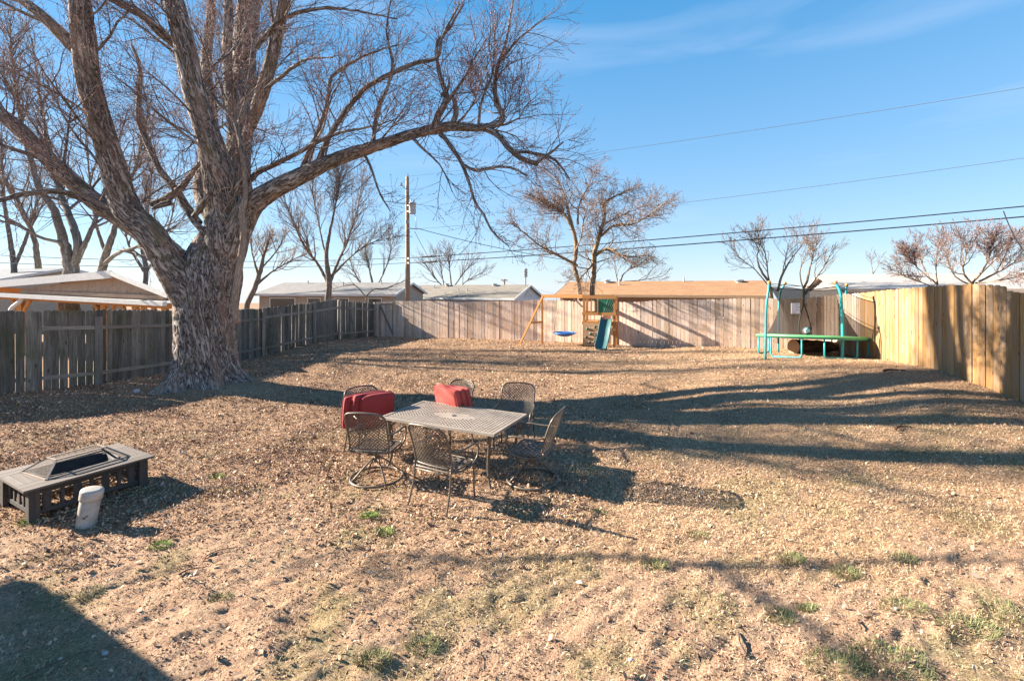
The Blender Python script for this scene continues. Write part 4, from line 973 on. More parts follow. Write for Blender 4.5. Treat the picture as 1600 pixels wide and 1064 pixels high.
house('neighbour_house', 'beige house with dusty grey roof behind the left fence corner', (-8.6, 33), (.99, -.12), 10.5, 7.5, 2.12, 2.98, beige, rf_mid, white_paint,
      windows=((3.4, 1.1, .9, 1.8), (5.6, 1.0, .9, 1.8), (7.6, 2.0, .7, 1.8), (.9, 1.0, .9, 1.8)), vents=((2.2, .9, .3, .05), (5, .7, .3, .05), (8.4, .9, .25, .05)), gz=-.6)
house('neighbour_house', 'far house with dark slate roof at the left edge behind the pavilion', (-31, 27), (.95, -.3), 11, 8, 2.95, 3.9, beige, rf_slate, white_paint, gz=-.5)
# own house wing to the left of the camera: only its shadow reaches the picture
mb_root = thing('garage', 'white sided garage wing beside the yard, throwing the corner shadow at lower left', 'garage', (-8.5, 3.9, 0))
mb = MB((-8.5, 3.9, 0)); e0 = np.array([-9.10, 4.77]); e1 = e0+np.array([.89, -.46])*3.4; bk = np.array([-.46, -.89])*5
mb.prism([(*e0, -.2), (*e1, -.2), (*(e1+bk), -.2), (*(e0+bk), -.2)], (0, 0, 0), (0, 0, 2.4)); mb.build('wall', white_wall, mb_root)
mb = MB((-8.5, 3.9, 0)); q0 = e0+np.array([-.3, .15]); mid = (e0+e1)/2
mb.prism([(*(e0+(e0-e1)*.06-bk*.05), 2.22), (*(e1+(e1-e0)*.04-bk*.05), 2.22), (*(e1+(e1-e0)*.04+bk*1.05), 2.22), (*(e0+(e0-e1)*.06+bk*1.05), 2.22)], (0, 0, 0), (0, 0, .16)); mb.build('roof', rf_grey, mb_root)

# ---- pavilion beyond the left fence
pA, pR, pB = P(268, 458, 14.6), P(181, 424, 15.4), P(-120, 449, 18.4)
pv = thing('pavilion', 'open timber pavilion with white trimmed gable roof behind the left fence', 'pavilion', (pR[0], pR[1], 0)); o = (pR[0], pR[1], 0)
bk3 = np.array([-.66, .75, 0])*5.5; ft = np.array([.33, -.94, 0])
gA, gB = P(262, 472, 14.6), P(-120, 452, 18.4)
mb = MB(o)
for p_, q_ in ((pA, pR), (pB, pR)): sheet([p_+ft*.3, p_+bk3, q_+bk3, q_+ft*.3], .07, None, mb)
mb.build('roof', white_paint, pv)
mb = MB(o); 
mb.bar(pA+ft*.34-[0, 0, .08], pR+ft*.34-[0, 0, .08], .05, .15); mb.bar(pB+ft*.34-[0, 0, .15], pR+ft*.34-[0, 0, .11], .05, .25); mb.build('rake_trim', white_paint, pv)
mb = MB(o); mb.bar(gA+ft*.25-[0, 0, .05], gB+ft*.25-[0, 0, .05], .14, .14); mb.build('gutter', white_paint, pv)
mb = MB(o); cl = P(33, 452, 16.69)
mb.add([pA-[.1, 0, .08], pR-[0, 0, .14], cl, cl-[0, 0, .17], gA-[.1, 0, -.03]], [(0, 1, 2), (0, 2, 3), (0, 3, 4)], .5)
sid = wood('gable_boards', (.50, .35, .25), (.28, .18, .12), .2, None)
mb.add([pA-[.1, -.12, .08], pR-[0, -.12, .14], cl+[0, .12, 0], cl-[0, -.12, .17], gA-[.1, -.12, -.03]], [(1, 0, 2), (2, 0, 3), (3, 0, 4)], .4)
mb.bar(gA+[-.1, -.03, .14], cl+[0, -.03, -.1], .03, .12); mb.build('gable_siding', sid, pv)
for px, Y in ((33, 17), (163, 15.9), (212, 15.3), (258, 14.8), (95, 19.5), (225, 19.0)):
    mb = MB(o); t = P(px, 462, Y); zt_ = float(np.interp(px, [-120, 262], [gB[2], gA[2]])) if Y < 18 else 2.1; mb.box((t[0], t[1], zt_/2-.1), (.15, .15, zt_)); mb.build('post', play_wood, pv)
mb = MB(o)
for px, Y, s_ in ((33, 17, 1), (163, 15.9, 1), (163, 15.9, -1), (207, 15.3, 1), (207, 15.3, -1), (258, 14.8, -1), (33, 17, -1)):
    zt_ = float(np.interp(px, [-120, 262], [gB[2], gA[2]]))
    t = P(px, 462, Y); dd = (gA-gB); dd[2] = 0; dd /= np.linalg.norm(dd)
    mb.bar(np.array([t[0], t[1]+.02, zt_-.75]), np.array([t[0], t[1]+.02, zt_-.12])+dd*s_*.62, .07, .11)
mb.bar(gA+[0, .12, -.13], gB+[0, .12, -.13], .1, .18); mb.bar(gA+[0, 2.5, -.02], gB+[0, 2.5, -.02], .1, .2)
mb.build('brace', play_wood, pv)
mb = MB(o); t = P(30, 466, 16.4); mb.tube(spline([t+[.1, 0, .1], t+[.05, 0, -.1], t+[-.25, 0, -.35], t+[-.3, 0, -.6], t+[-.3, 0, -1.9]], 14), .07, 8); mb.build('downspout', white_paint, pv, True)

# ---------------------------------------------------------------- utility pole, wires
pole_wood = wood('old_pole_timber', (.44, .30, .20), (.22, .14, .09), .1, None, knots=False)
X, Y = P(637, 450, 28)[:2]; zt = P(637, 277, 28)[2]
up = thing('utility_pole', 'tall wooden utility pole carrying a grey transformer', 'utility pole', (X, Y, zg1(X, Y))); o = (X, Y, zg1(X, Y))
mb = MB(o); mb.tube([(X, Y, o[2]-.3), (X, Y, 3), (X-.03, Y, zt)], [.17, .15, .105], 14); mb.build('pole', pole_wood, up, True)
mb = MB(o); t = P(644.5, 325, 27.8); mb.lathe([(0, -.36), (.2, -.36), (.21, -.3), (.21, .24), (.225, .25), (.225, .3), (.12, .36), (0, .37)], t, 18); 
for dx in (-.08, .08): mb.lathe([(.025, .3), (.05, .36), (.025, .4), (.05, .45), (.02, .52), (0, .54)], t+[dx, 0, 0], 8)
mb.bar((X, Y-.1, t[2]+.15), t+[-.1, 0, .15], .06, .05); mb.bar((X, Y-.1, t[2]-.2), t+[-.1, 0, -.2], .06, .05)
mb.build('transformer', basic('transformer_grey', (.50, .53, .56), (.42, .45, .48), 12, .5), up, True)
def piece(nm, f):
    mb = MB(o); f(mb); mb.build(nm, metal_grey, up)
piece('bracket', lambda mb: mb.bar(P(637, 298, 27.9), P(627, 289, 27.8), .05, .05))
piece('insulator', lambda mb: mb.lathe([(.05, -.1), (.07, -.02), (.03, 0), (.06, .06), (0, .1)], P(627, 288, 27.8), 8))
piece('insulator', lambda mb: mb.lathe([(.05, -.05), (.06, .02), (.02, .06), (.05, .1), (0, .15)], P(637, 275, 28), 8))
piece('bracket', lambda mb: mb.bar(P(637, 357, 27.85), P(652, 358, 27.7), .05, .06))
piece('junction_box', lambda mb: mb.box(P(637, 347, 27.8), (.2, .12, .2)))
piece('bracket', lambda mb: mb.bar(P(637, 404, 27.8), P(640, 404, 27.6), .08, .1))
piece('bracket', lambda mb: mb.bar(P(637, 411, 27.8), P(640, 411, 27.6), .08, .1))
piece('jumper_wire', lambda mb: mb.tube([P(648, 334, 27.7), P(650, 345, 27.6), P(650, 357, 27.7)], .02, 6))
wire = basic('black_cable', (.03, .03, .035), None, 5, .6); wire2 = basic('weathered_cable', (.16, .17, .2), None, 5, .6)
def cable(label, a, b_, r, sag=.3, m=wire, wrap=None):
    a, b_ = np.array(a), np.array(b_); t = np.linspace(0, 1, 30)[:, None]; p = a*(1-t)+b_*t; p[:, 2] -= sag*4*(t*(1-t))[:, 0]
    mb = MB(a); mb.tube(p, r, 5)
    if wrap is not None:
        i = wrap; mb.tube(p[i:i+2], r*2.6, 6)
    o = mb.build('power_cable', m); o.location = tuple(a); return tag(o, label, 'cable', None)
cable('upper of the two thick black cables running right from the utility pole', P(640, 403, 27.6), P(1700, 313, 15), .022, .12, wrap=1)
cable('lower of the two thick black cables running right from the utility pole', P(640, 411, 27.6), P(1700, 330, 15), .024, .12, wrap=1)
cable('highest thin cable crossing the blue sky from the pole top to the upper right', P(637, 276, 28), P(1700, 121, 16), .009, .2, wire2)
cable('thin faint cable crossing the sky below the highest one', P(652, 358, 27.7), P(1700, 233, 16), .009, .25, wire2)
cable('service cable slanting down right from the pole bracket through the double stemmed tree', P(652, 357, 27.7), P(895, 408, 27), .018, .15)
cable('steep service cable dropping from the pole bracket towards the grey shingled roof', P(648, 362, 27.7), P(702, 450, 38), .016, .25, wire2)
cable('upper of the two cables running left from the utility pole behind the maple', P(634, 403, 27.8), P(-60, 396, 22), .016, .3, wire2)
cable('lower of the two cables running left from the utility pole behind the maple', P(634, 411, 27.8), P(-60, 408, 22), .016, .3, wire2)
cable('thin far cable sloping down right above the white gable end', P(745, 424, 60), P(880, 462, 50), .02, .2, wire2)
cable('black cable hanging down at the right edge of the view above the golden fence', P(1568, 330, 11), P(1612, 402, 10.5), .012, .18)
X, Y = P(821, 450, 58)[:2]; sr = thing('siren_mast', 'slim mast topped by a stack of siren discs behind the white gable', 'siren', (X, Y, -2)); o = (X, Y, -2)
mb = MB(o); mb.tube([(X, Y, -2), P(821, 424, 58)], .1, 8); mb.build('pole', metal_grey, sr)
mb = MB(o)
for k in range(5): mb.lathe([(0, -.06), (.27, -.06), (.3, 0), (.12, .14), (.12, .2), (0, .2)], P(821, 432-2.6*k, 58), 14)
mb.build('siren_disc', basic('siren_grey', (.30, .32, .33), None, 5, .5), sr)
X, Y = P(788, 450, 62)[:2]; sr = thing('far_utility_pole', 'small far utility pole with a crossarm left of the siren mast', 'utility pole', (X, Y, -2)); o = (X, Y, -2)
mb = MB(o); mb.tube([(X, Y, -2), P(788, 436, 62)], .12, 8); mb.build('pole', pole_wood, sr); mb = MB(o); mb.bar(P(783, 438, 62), P(793, 438, 62), .12, .14); mb.build('crossarm', pole_wood, sr)
# ---------------------------------------------------------------- patio set
bronze = basic('brown_cast_aluminium', (.17, .135, .105), (.10, .08, .062), 9, .42, .35, bmp=.15, tonemix=.0)
bronze_top = basic('dusty_cast_aluminium', (.33, .275, .225), (.24, .195, .155), 7, .6, .0, bmp=.15)
def lattice(mb, surf, inside_, us, vs, pu, pv_, hole, clampf=None, shear=None, th=.006, inset=None):
    """diamond cells on surf(u,v)->xyz in metres; staggered rows; hole = inner fraction"""
    nu, nv = int(us/pu)+3, int(vs/pv_)+3; V = []; Fq = []; n = 0
    for i in range(-nu, nu+1):
        for j in range(-nv, nv+1):
            for st in (0, 1):
                cu, cv = (i+.5*st)*pu, (j+.5*st)*pv_
                if not inside_(cu, cv): continue
                out_ = [(cu+pu/2, cv), (cu, cv+pv_/2), (cu-pu/2, cv), (cu, cv-pv_/2)]
                hf = hole if not callable(hole) else hole(cu, cv)
                inn = [(cu+(a-cu)*hf, cv+(b_-cv)*hf) for a, b_ in out_]
                if clampf: out_ = [clampf(*q) for q in out_]; inn = [clampf(*q) for q in inn]
                V += [surf(*q) for q in out_+inn]
                for k in range(4):
                    k2 = (k+1) % 4; Fq.append((n+k, n+k2, n+4+k2, n+4+k))
                if hf < .02: pass
                n += 8
    mb.adda(np.array(V), np.array(Fq), .5)
def solid(o, t, off=0):
    m = o.modifiers.new('thickness', 'SOLIDIFY'); m.thickness = t; m.offset = off; return o
def backpt(u, v):
    """u -.27...27, v 0...5 : chair back surface, chair faces +Y"""
    f = v/.5
    y = -.24-.03*f-.13*f**1.6+.035*math.sin(f*math.pi)*(1-(u/.27)**2)*-1+.03*(u/.27)**2
    return (u*(1+.03*f), y, .46+v*.985)
def back_in(u, v, e=.012):
    if not (-.262+e < u < .262-e and .004+e < v < .5-e): return False
    if v > .40 and abs(u) > .16:
        return math.hypot((abs(u)-.16)/.102, (v-.40)/.10) < 1-.06
    return True
def back_clamp(u, v):
    u = max(-.265, min(.265, u)); v = max(.0, min(.5, v))
    if v > .40 and abs(u) > .16:
        d = math.hypot((abs(u)-.16)/.105, (v-.40)/.10)
        if d > 1: u = math.copysign(.16+(abs(u)-.16)/d, u); v = .40+(v-.40)/d
    return u, v
outl = [(-.265, v) for v in np.linspace(0, .38, 9)]+[(-.16-.105*math.cos(a), .40+.10*math.sin(a)) for a in np.linspace(0.05, math.pi/2, 7)]
outl += [(u, .5+.012*(1-(u/.16)**2)) for u in np.linspace(-.12, .12, 5)]+[(-u, v) for u, v in outl[::-1]]
def make_chair(kind, label, group=None):
    t = thing('patio_chair' if kind == 'legs' else 'swivel_chair', label, 'chair', group=group)
    mb = MB(); lattice(mb, backpt, back_in, .3, .52, .044, .044, .68, back_clamp)
    o = mb.build('backrest', bronze, t); solid(o, .004)
    mb = MB(); pts = [backpt(u, v) for u, v in outl]; mb.tube(pts, .0135, 8)
    mb.tube([backpt(u, .0) for u in np.linspace(-.265, .265, 9)], .011, 8)
    yr = -.27
    low = [(-.268, -.235, .47), (-.268, -.232, .43)], [(.268, -.235, .47), (.268, -.232, .43)]
    for L_ in low: mb.tube(L_, .0135, 8)
    mb.build('back_frame', bronze, t, True)
    # seat
    def seatpt(u, v): return (u, v, .425-.02*math.exp(-((u/.2)**2+(v/.2)**2))+.012*max(0, v-.12)/.1-.01*max(0, v-.19)/.04)
    mb = MB(); lattice(mb, seatpt, lambda u, v: abs(u) < .26 and abs(v) < .235, .3, .28, .095, .095, .60, lambda u, v: (max(-.262, min(.262, u)), max(-.235, min(.235, v))))
    o = mb.build('seat', bronze, t); solid(o, .007)
    mb = MB(); r_ = []
    for cx_, cy_, a0 in ((.22, .19, 0), (-.22, .19, math.pi/2), (-.22, -.19, math.pi), (.22, -.19, 1.5*math.pi)):
        for a in np.linspace(a0, a0+math.pi/2, 5): r_.append((cx_+.045*math.cos(a), cy_+.045*math.sin(a), .42))
    mb.tube(r_, .0125, 8, closed=True); mb.build('seat_frame', bronze, t, True)
    for s in (-1, 1):
        mb = MB(); b0 = backpt(.268*s, .20)
        mb.tube(spline([b0, (s*.295, -.16, .645), (s*.305, 0, .64), (s*.308, .14, .648), (s*.305, .235, .62), (s*.30, .262, .54), (s*.295, .225, .45), (s*.288, .10, .395), (s*.275, -.04, .385), (s*.262, -.15, .40)], 34), .0125, 8)
        mb.build('arm', bronze, t, True)
    if kind == 'legs':
        for s in (-1, 1):
            mb = MB(); mb.tube(spline([(s*.266, -.233, .45), (s*.268, -.245, .28), (s*.275, -.29, .12), (s*.282, -.335, -.02)], 10), .012, 8); mb.build('leg', bronze, t, True)
            mb = MB(); mb.tube(spline([(s*.262, .19, .42), (s*.268, .215, .28), (s*.27, .21, .12), (s*.272, .225, -.02)], 10), .012, 8); mb.build('leg', bronze, t, True)
        mb = MB(); mb.tube([(-.266, -.234, .385), (0, -.228, .383), (.266, -.234, .385)], .011, 8); mb.build('stretcher', bronze, t, True)
    else:
        mb = MB(); mb.tube([(.335*math.cos(a), .335*math.sin(a), .018) for a in np.linspace(0, 2*math.pi, 41)[:-1]], .016, 8, closed=True)
        for q in range(4):
            a = math.pi/4+q*math.pi/2; c_, s_ = math.cos(a), math.sin(a)
            mb.tube(spline([(.03*c_, .03*s_, .27), (.10*c_, .10*s_, .235), (.21*c_, .21*s_, .14), (.325*c_, .325*s_, .03)], 10), .0115, 7)
        mb.build('swivel_base', bronze, t, True)
        mb = MB(); mb.lathe([(0, .22), (.04, .22), (.045, .28), (.035, .30), (.035, .345), (.06, .35), (.06, .37), (0, .37)], k=14)
        mb.box((0, 0, .385), (.22, .30, .02)); mb.box((0, -.05, .365), (.10, .24, .02)); mb.build('swivel_hub', bronze, t)
    return t
def face(dx, dy): return math.atan2(-dx, dy)
def setat(o, x, y, rz, dz=0): o.location = (x, y, zg1(x, y)+dz); o.rotation_euler = (0, 0, rz)
GC = 'metal lattice chairs round the patio table'
c1 = make_chair('legs', 'four legged bronze lattice chair nearest the camera, its back to the camera', GC)
setat(c1, -.80, 5.52, face(.50, .86), .015)
c2 = make_chair('swivel', 'swivel chair on a ring base at the front left of the table', GC)
setat(c2, -1.79, 6.10, face(.16, .98), .015)
def again(src, label, x, y, rz):
    c = copy_tree(src); c['label'] = label; setat(c, x, y, rz, .015); return c
c3 = again(c2, 'swivel chair on a ring base at the right end of the table', .27, 6.05, face(-.93, .36))
c4 = again(c1, 'empty four legged lattice chair at the far right of the table, facing the camera', .03, 7.22, face(-.22, -.97))
c5 = again(c1, 'lattice chair on the far side of the table holding the brighter red cushions', -1.05, 7.50, face(-.60, -.80))
c6 = again(c1, 'lattice chair at the left end of the table holding the darker red cushions', -2.20, 7.15, face(.66, -.75))
# table
tcx, tcy, ta = -.83, 6.60, math.radians(-25.4)
tz = zg1(tcx, tcy)
tb = thing('patio_table', 'rectangular cast metal patio table with a slotted top and umbrella hole', 'table', (tcx, tcy, tz), ta)
mb = MB(); HX, HY = .915, .52
V, Fq = [], []; n = 0; pu, pw = .052, .050
nx_, ny_ = int(2*(HX-.035)/pu), int(2*(HY-.035)/pw); pu = 2*(HX-.035)/nx_; pw = 2*(HY-.035)/ny_
for i in range(nx_):
    for j in range(ny_):
        x0 = -HX+.035+i*pu; y0 = -HY+.035+j*pw; xc, yc = x0+pu/2, y0+pw/2
        sg = 1 if (xc > 0) == (yc > 0) else -1
        if abs(xc)/HX > abs(yc)/HY*1.02+.12: sg = -sg
        e = ((xc/.34)**2+(yc/.12)**2)
        dg = abs(abs(xc)-(HX-HY*.95)-abs(yc)*.92)
        hole_ = not (e < 1)
        O = [(x0, y0), (x0+pu, y0), (x0+pu, y0+pw), (x0, y0+pw)]
        if hole_:
            hx, hy = pu*.25, pw*.38; sh = sg*pu*.17
            I = [(xc-hx-sh, yc-hy), (xc+hx-sh, yc-hy), (xc+hx+sh, yc+hy), (xc-hx+sh, yc+hy)]
            V += [(a, b_, .72) for a, b_ in O+I]
            for k in range(4): Fq.append((n+k, n+(k+1) % 4, n+4+(k+1) % 4, n+4+k))
            n += 8
        else:
            V += [(a, b_, .72) for a, b_ in O]; Fq.append((n, n+1, n+2, n+3)); n += 4
mb.adda(np.array(V), np.array(Fq), .5)
o = mb.build('tabletop', bronze_top, tb); solid(o, .010)
mb = MB()
for a, b_ in (((-HX, -HY), (HX, -HY)), ((HX, -HY), (HX, HY)), ((HX, HY), (-HX, HY)), ((-HX, HY), (-HX, -HY))):
    d = np.array(b_)-np.array(a); d = d/np.linalg.norm(d); a_ = np.array(a)+d*.0; b2 = np.array(b_)-d*.042
    nn = np.array([-d[1], d[0]])*.021
    mb.bar((a_[0]+nn[0], a_[1]+nn[1], .715), (b2[0]+nn[0], b2[1]+nn[1], .715), .042, .032)
mb.build('table_edge', bronze_top, tb)
mb = MB(); 
mb.lathe([(.022, .729), (.034, .729), (.036, .724)], k=16); mb.lathe([(.0, .7275), (.022, .7275)], k=16)
mb.build('umbrella_hole', basic('black_hole_plug', (.02, .02, .02), None, 5, .7), tb)
mb = MB()
for sx in (-1, 1): mb.bar((sx*(HX-.12), -HY+.1, .685), (sx*(HX-.12), HY-.1, .685), .03, .035)
for sy in (-1, 1): mb.bar((-HX+.14, sy*(HY-.1), .683), (HX-.14, sy*(HY-.1), .683), .03, .035)
mb.build('apron', bronze, tb)
for sx in (-1, 1):
    for sy in (-1, 1):
        mb = MB(); p = spline([(sx*(HX-.1), sy*(HY-.08), .69), (sx*(HX-.115), sy*(HY-.09), .5), (sx*(HX-.14), sy*(HY-.11), .25), (sx*(HX-.11), sy*(HY-.09), .07), (sx*(HX-.06), sy*(HY-.05), -.02)], 14)
        mb.tube(p, [.024-.0006*k for k in range(14)], 8); mb.build('leg', bronze, tb, True)
# cushions
def cushion_mesh(w_, h_, t_, seed):
    """box cushion standing up: x width, z height, y thickness; puffed, rounded"""
    n = 22; V = []; Fq = []
    us = np.linspace(-1, 1, n)
    def f(u, v, s_):
        e = (1-abs(u)**5)*(1-abs(v)**5); k = 1-.06*(abs(u)*abs(v))**4
        e = e*(1-.75*math.exp(-(v/.10)**2)); du = .012*math.sin(3*u+seed)*math.cos(2*v+seed)
        return (u*w_/2*k, s_*(t_*.36+t_*.2*e**.5)+du, v*h_/2*k+h_/2)
    for s_ in (-1, 1):
        for i in range(n):
            for j in range(n): V.append(f(us[i], us[j], s_))
    for s_ in (0, 1):
        for i in range(n-1):
            for j in range(n-1):
                a = s_*n*n+i*n+j; q = (a, a+1, a+n+1, a+n); Fq.append(q if s_ == 0 else q[::-1])
    ring = [(i, 0) for i in range(n)]+[(n-1, j) for j in range(1, n)]+[(i, n-1) for i in range(n-2, -1, -1)]+[(0, j) for j in range(n-2, 0, -1)]
    m_ = len(ring)
    for k in range(m_):
        a = ring[k][0]*n+ring[k][1]; b_ = ring[(k+1) % m_][0]*n+ring[(k+1) % m_][1]; Fq.append((a, b_, b_+n*n, a+n*n))
    return V, Fq, [V[i*n+j] for i, j in ring], [V[n*n+i*n+j] for i, j in ring]
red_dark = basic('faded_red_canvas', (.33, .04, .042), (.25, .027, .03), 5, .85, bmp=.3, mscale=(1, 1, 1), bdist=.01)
red_bright = basic('bright_red_canvas', (.50, .085, .065), (.42, .06, .048), 5, .85, bmp=.3, bdist=.01)  # brighter red cloth for the far chair's cushions
def cushion(label, chair, w_, h_, t_, y, z, tilt, mat, seed, roll=0, dx=0, yaw=0, group=None):
    V, Fq, r1, r2 = cushion_mesh(w_, h_, t_, seed)
    M = np.array(Matrix.Rotation(chair.rotation_euler.z+yaw, 3, 'Z') @ Matrix.Rotation(tilt, 3, 'X') @ Matrix.Rotation(roll, 3, 'Y'))
    c0 = np.array(Matrix.Rotation(chair.rotation_euler.z, 3, 'Z')) @ np.array([dx, y, z])+np.array(chair.location)
    t = thing('seat_cushion', label, 'cushion', c0, 0, group)
    mb = MB(); mb.adda((np.array(V) @ M.T), np.array(Fq), .5, np.array(V)+seed); mb.build('pad', mat, t, True)
    mb = MB(); mb.tube(np.array(r1) @ M.T, .007, 6, closed=True); mb.tube(np.array(r2) @ M.T, .007, 6, closed=True); mb.build('piping', mat, t, True)
    return t
G1, G2 = 'darker red cushions on the left chair', 'brighter red cushions on the far chair'
z0 = .435
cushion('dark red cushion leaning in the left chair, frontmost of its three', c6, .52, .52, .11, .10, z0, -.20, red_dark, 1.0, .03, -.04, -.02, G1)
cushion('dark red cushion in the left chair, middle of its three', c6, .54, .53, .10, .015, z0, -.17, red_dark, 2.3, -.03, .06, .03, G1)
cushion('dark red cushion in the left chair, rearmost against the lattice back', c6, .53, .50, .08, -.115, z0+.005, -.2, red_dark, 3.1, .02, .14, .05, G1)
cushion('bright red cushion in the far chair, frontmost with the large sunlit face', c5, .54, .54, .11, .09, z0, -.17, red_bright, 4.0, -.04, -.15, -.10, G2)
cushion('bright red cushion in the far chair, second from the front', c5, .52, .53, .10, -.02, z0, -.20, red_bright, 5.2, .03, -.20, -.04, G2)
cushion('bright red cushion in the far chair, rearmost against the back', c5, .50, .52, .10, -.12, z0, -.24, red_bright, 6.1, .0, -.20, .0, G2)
# white rag
mb = MB(); n = 16; V = []; random.seed(4)
for i in range(n):
    for j in range(n):
        u, v = i/(n-1)-.5, j/(n-1)-.5; V.append((u*.16+.02*math.sin(9*v), v*.14+.02*math.sin(8*u), .16*math.exp(-(u*u+v*v)*7)+.03*math.sin(17*u+5*v)+.02*math.cos(21*v)))
mb.adda(V, [(i*n+j, (i+1)*n+j, (i+1)*n+j+1, i*n+j+1) for i in range(n-1) for j in range(n-1)], .5)
x, y = P(741, 450, 7.75)[:2]
rg = mb.build('crumpled_rag', basic('white_cotton', (.66, .68, .72), (.5, .52, .56), 20, .9), None, True); rg.location = (x, y, zg1(x, y)+.42); rg.rotation_euler = (.9, .2, .4); solid(rg, .004)
tag(rg, 'small crumpled white rag tucked beside the far red cushions', 'rag')

# ---------------------------------------------------------------- fire pit table
grey_slat = wood('charcoal_stained_slats', (.075, .066, .06), (.028, .024, .022), .15, None, knots=False, gscale=.6)
top_slat = wood('weathered_charcoal_top', (.17, .135, .115), (.065, .052, .045), .15, None, knots=False, gscale=.6)
fpd = np.array([.46, .84]); fpd /= np.linalg.norm(fpd)
fx, fy = -5.31, 5.63; fa = math.atan2(fpd[1], fpd[0])
fz = zg1(fx, fy)
fp = thing('fire_pit_table', 'low rectangular charcoal fire pit table with slatted sides', 'fire pit', (fx, fy, fz), fa)
FX, FY, FH = .50, .40, .38          # half leg spans
for sx in (-1, 1):
    for sy in (-1, 1):
        mb = MB(); mb.box((sx*FX, sy*FY, (FH-.03)/2-.01), (.09, .09, FH-.03+.02)); mb.build('leg', grey_slat, fp)
mb = MB(); T_ = .022
ox, oy, ix, iy = FX+.10, FY+.10, .36, .24
for (x0, x1, y0, y1) in ((-ox, ox, -oy, -iy-.002), (-ox, ox, iy+.002, oy), (-ox, -ix, -iy, iy), (ix, ox, -iy, iy)):
    horizontal = (x1-x0) > (y1-y0)*1.5; nb = 2 if horizontal else 3
    for q in range(nb):
        if horizontal: a = y0+(y1-y0)*q/nb; b2 = y0+(y1-y0)*(q+1)/nb; mb.box(((x0+x1)/2, (a+b2)/2, FH-.012), (x1-x0-.003, b2-a-.005, T_), tone=random.random())
        else: a = x0+(x1-x0)*q/nb; b2 = x0+(x1-x0)*(q+1)/nb; mb.box(((a+b2)/2, (y0+y1)/2, FH-.012), (b2-a-.005, y1-y0-.003, T_), tone=random.random())
mb.build('top_frame', top_slat, fp)
for (ax_, off) in (('x', -FY), ('x', FY), ('y', -FX), ('y', FX)):
    mb = MB(); hl = (FX if ax_ == 'x' else FY)-.045
    def BX(a0, a1, z0_, z1_, th=.022):
        c = ((a0+a1)/2, off, (z0_+z1_)/2); sz = (a1-a0, th, z1_-z0_)
        if ax_ == 'y': c = (off, c[0], c[2]); sz = (sz[1], sz[0], sz[2])
        mb.box(c, sz)
    BX(-hl, hl, FH-.10, FH-.035, .026); BX(-hl, hl, .06, .105, .026); BX(-hl, hl, FH-.135, FH-.118, .02)
    nsl = 7 if ax_ == 'x' else 5
    for q in range(nsl):
        c_ = -hl+(q+.5)*2*hl/nsl; w2 = .036 if q % 2 == 0 else .018; BX(c_-w2, c_+w2, .105, FH-.10, .018)
    mb.build('slatted_side', grey_slat, fp)
bowlm = basic('sooty_steel', (.06, .052, .05), (.03, .028, .028), 9, .7, .3)
mb = MB(); 
def ringrect(sx, sy, z, n=28): 
    out_ = []
    for k in range(n):
        a = 2*math.pi*k/n; c_, s_ = math.cos(a), math.sin(a); out_.append((sx*math.copysign(abs(c_)**.5, c_), sy*math.copysign(abs(s_)**.5, s_), z))
    return out_
rings = [ringrect(ix+.015, iy+.015, FH+.006), ringrect(ix-.01, iy-.01, FH+.004), ringrect(ix-.03, iy-.03, FH-.06), ringrect(ix*.75, iy*.7, FH-.13), ringrect(ix*.2, iy*.2, FH-.15), ringrect(.01, .01, FH-.15)]
V = np.array(rings).reshape(-1, 3); n = 28
mb.adda(V, [(i*n+j, i*n+(j+1) % n, (i+1)*n+(j+1) % n, (i+1)*n+j) for i in range(5) for j in range(n)], .5); mb.build('fire_bowl', bowlm, fp, True)
# spark screen: leaning frame lid on the table
sc_x, sc_y = P(108, 735, 5.65)[:2]
scn = thing('spark_screen', 'mesh spark screen lid with thin metal frame resting on the fire pit table', 'screen', (fx, fy, fz+FH+.004), fa)
framem = basic('rusty_screen_frame', (.40, .33, .27), (.26, .2, .16), 20, .5, .3)
m, nt, b = newmat('wire_mesh'); v = attr(nt, 'rest').outputs['Vector']
ck = nt.nodes.new('ShaderNodeTexNoise'); ck.inputs['Scale'].default_value = 260; nt.links.new(v, ck.inputs['Vector'])
al = ramp(nt, ck.outputs[0], [(.46, (.0, .0, .0)), (.54, (.4, .4, .4))]); nt.links.new(al, b.inputs['Alpha']); b.inputs['Base Color'].default_value = (.16, .125, .10, 1); b.inputs['Roughness'].default_value = .85; b.inputs['Metallic'].default_value = .0
meshm = m
bx, by, tx, ty, hz = .40, .28, .24, .10, .14
Bc = [(-bx, -by, 0), (bx, -by, 0), (bx, by, 0), (-bx, by, 0)]; Tc = [(-tx, -ty, hz), (tx, -ty, hz), (tx, ty, hz), (-tx, ty, hz)]
Bc = [np.array(q, float) for q in Bc]; Tc = [np.array(q, float) for q in Tc]
Rm = np.array(Matrix.Rotation(.10, 3, 'Z'))
Bc = [Rm @ q for q in Bc]; Tc = [Rm @ q for q in Tc]
mb = MB()
for q in range(4):
    mb.bar(Bc[q], Bc[(q+1) % 4], .022, .012); mb.bar(Bc[q], Tc[q], .022, .012); mb.bar(Tc[q], Tc[(q+1) % 4], .022, .012)
mb.build('frame', framem, scn)
mb = MB()
for q in (1, 2, 3):
    a, b2, c_, d_ = Bc[q], Bc[(q+1) % 4], Tc[(q+1) % 4], Tc[q]; mb.add([a, b2, c_, d_], [(0, 1, 2, 3)], .5)
mb.add(Tc, [(0, 1, 2, 3)], .5); o = mb.build('mesh_panel', meshm, scn); solid(o, .002)

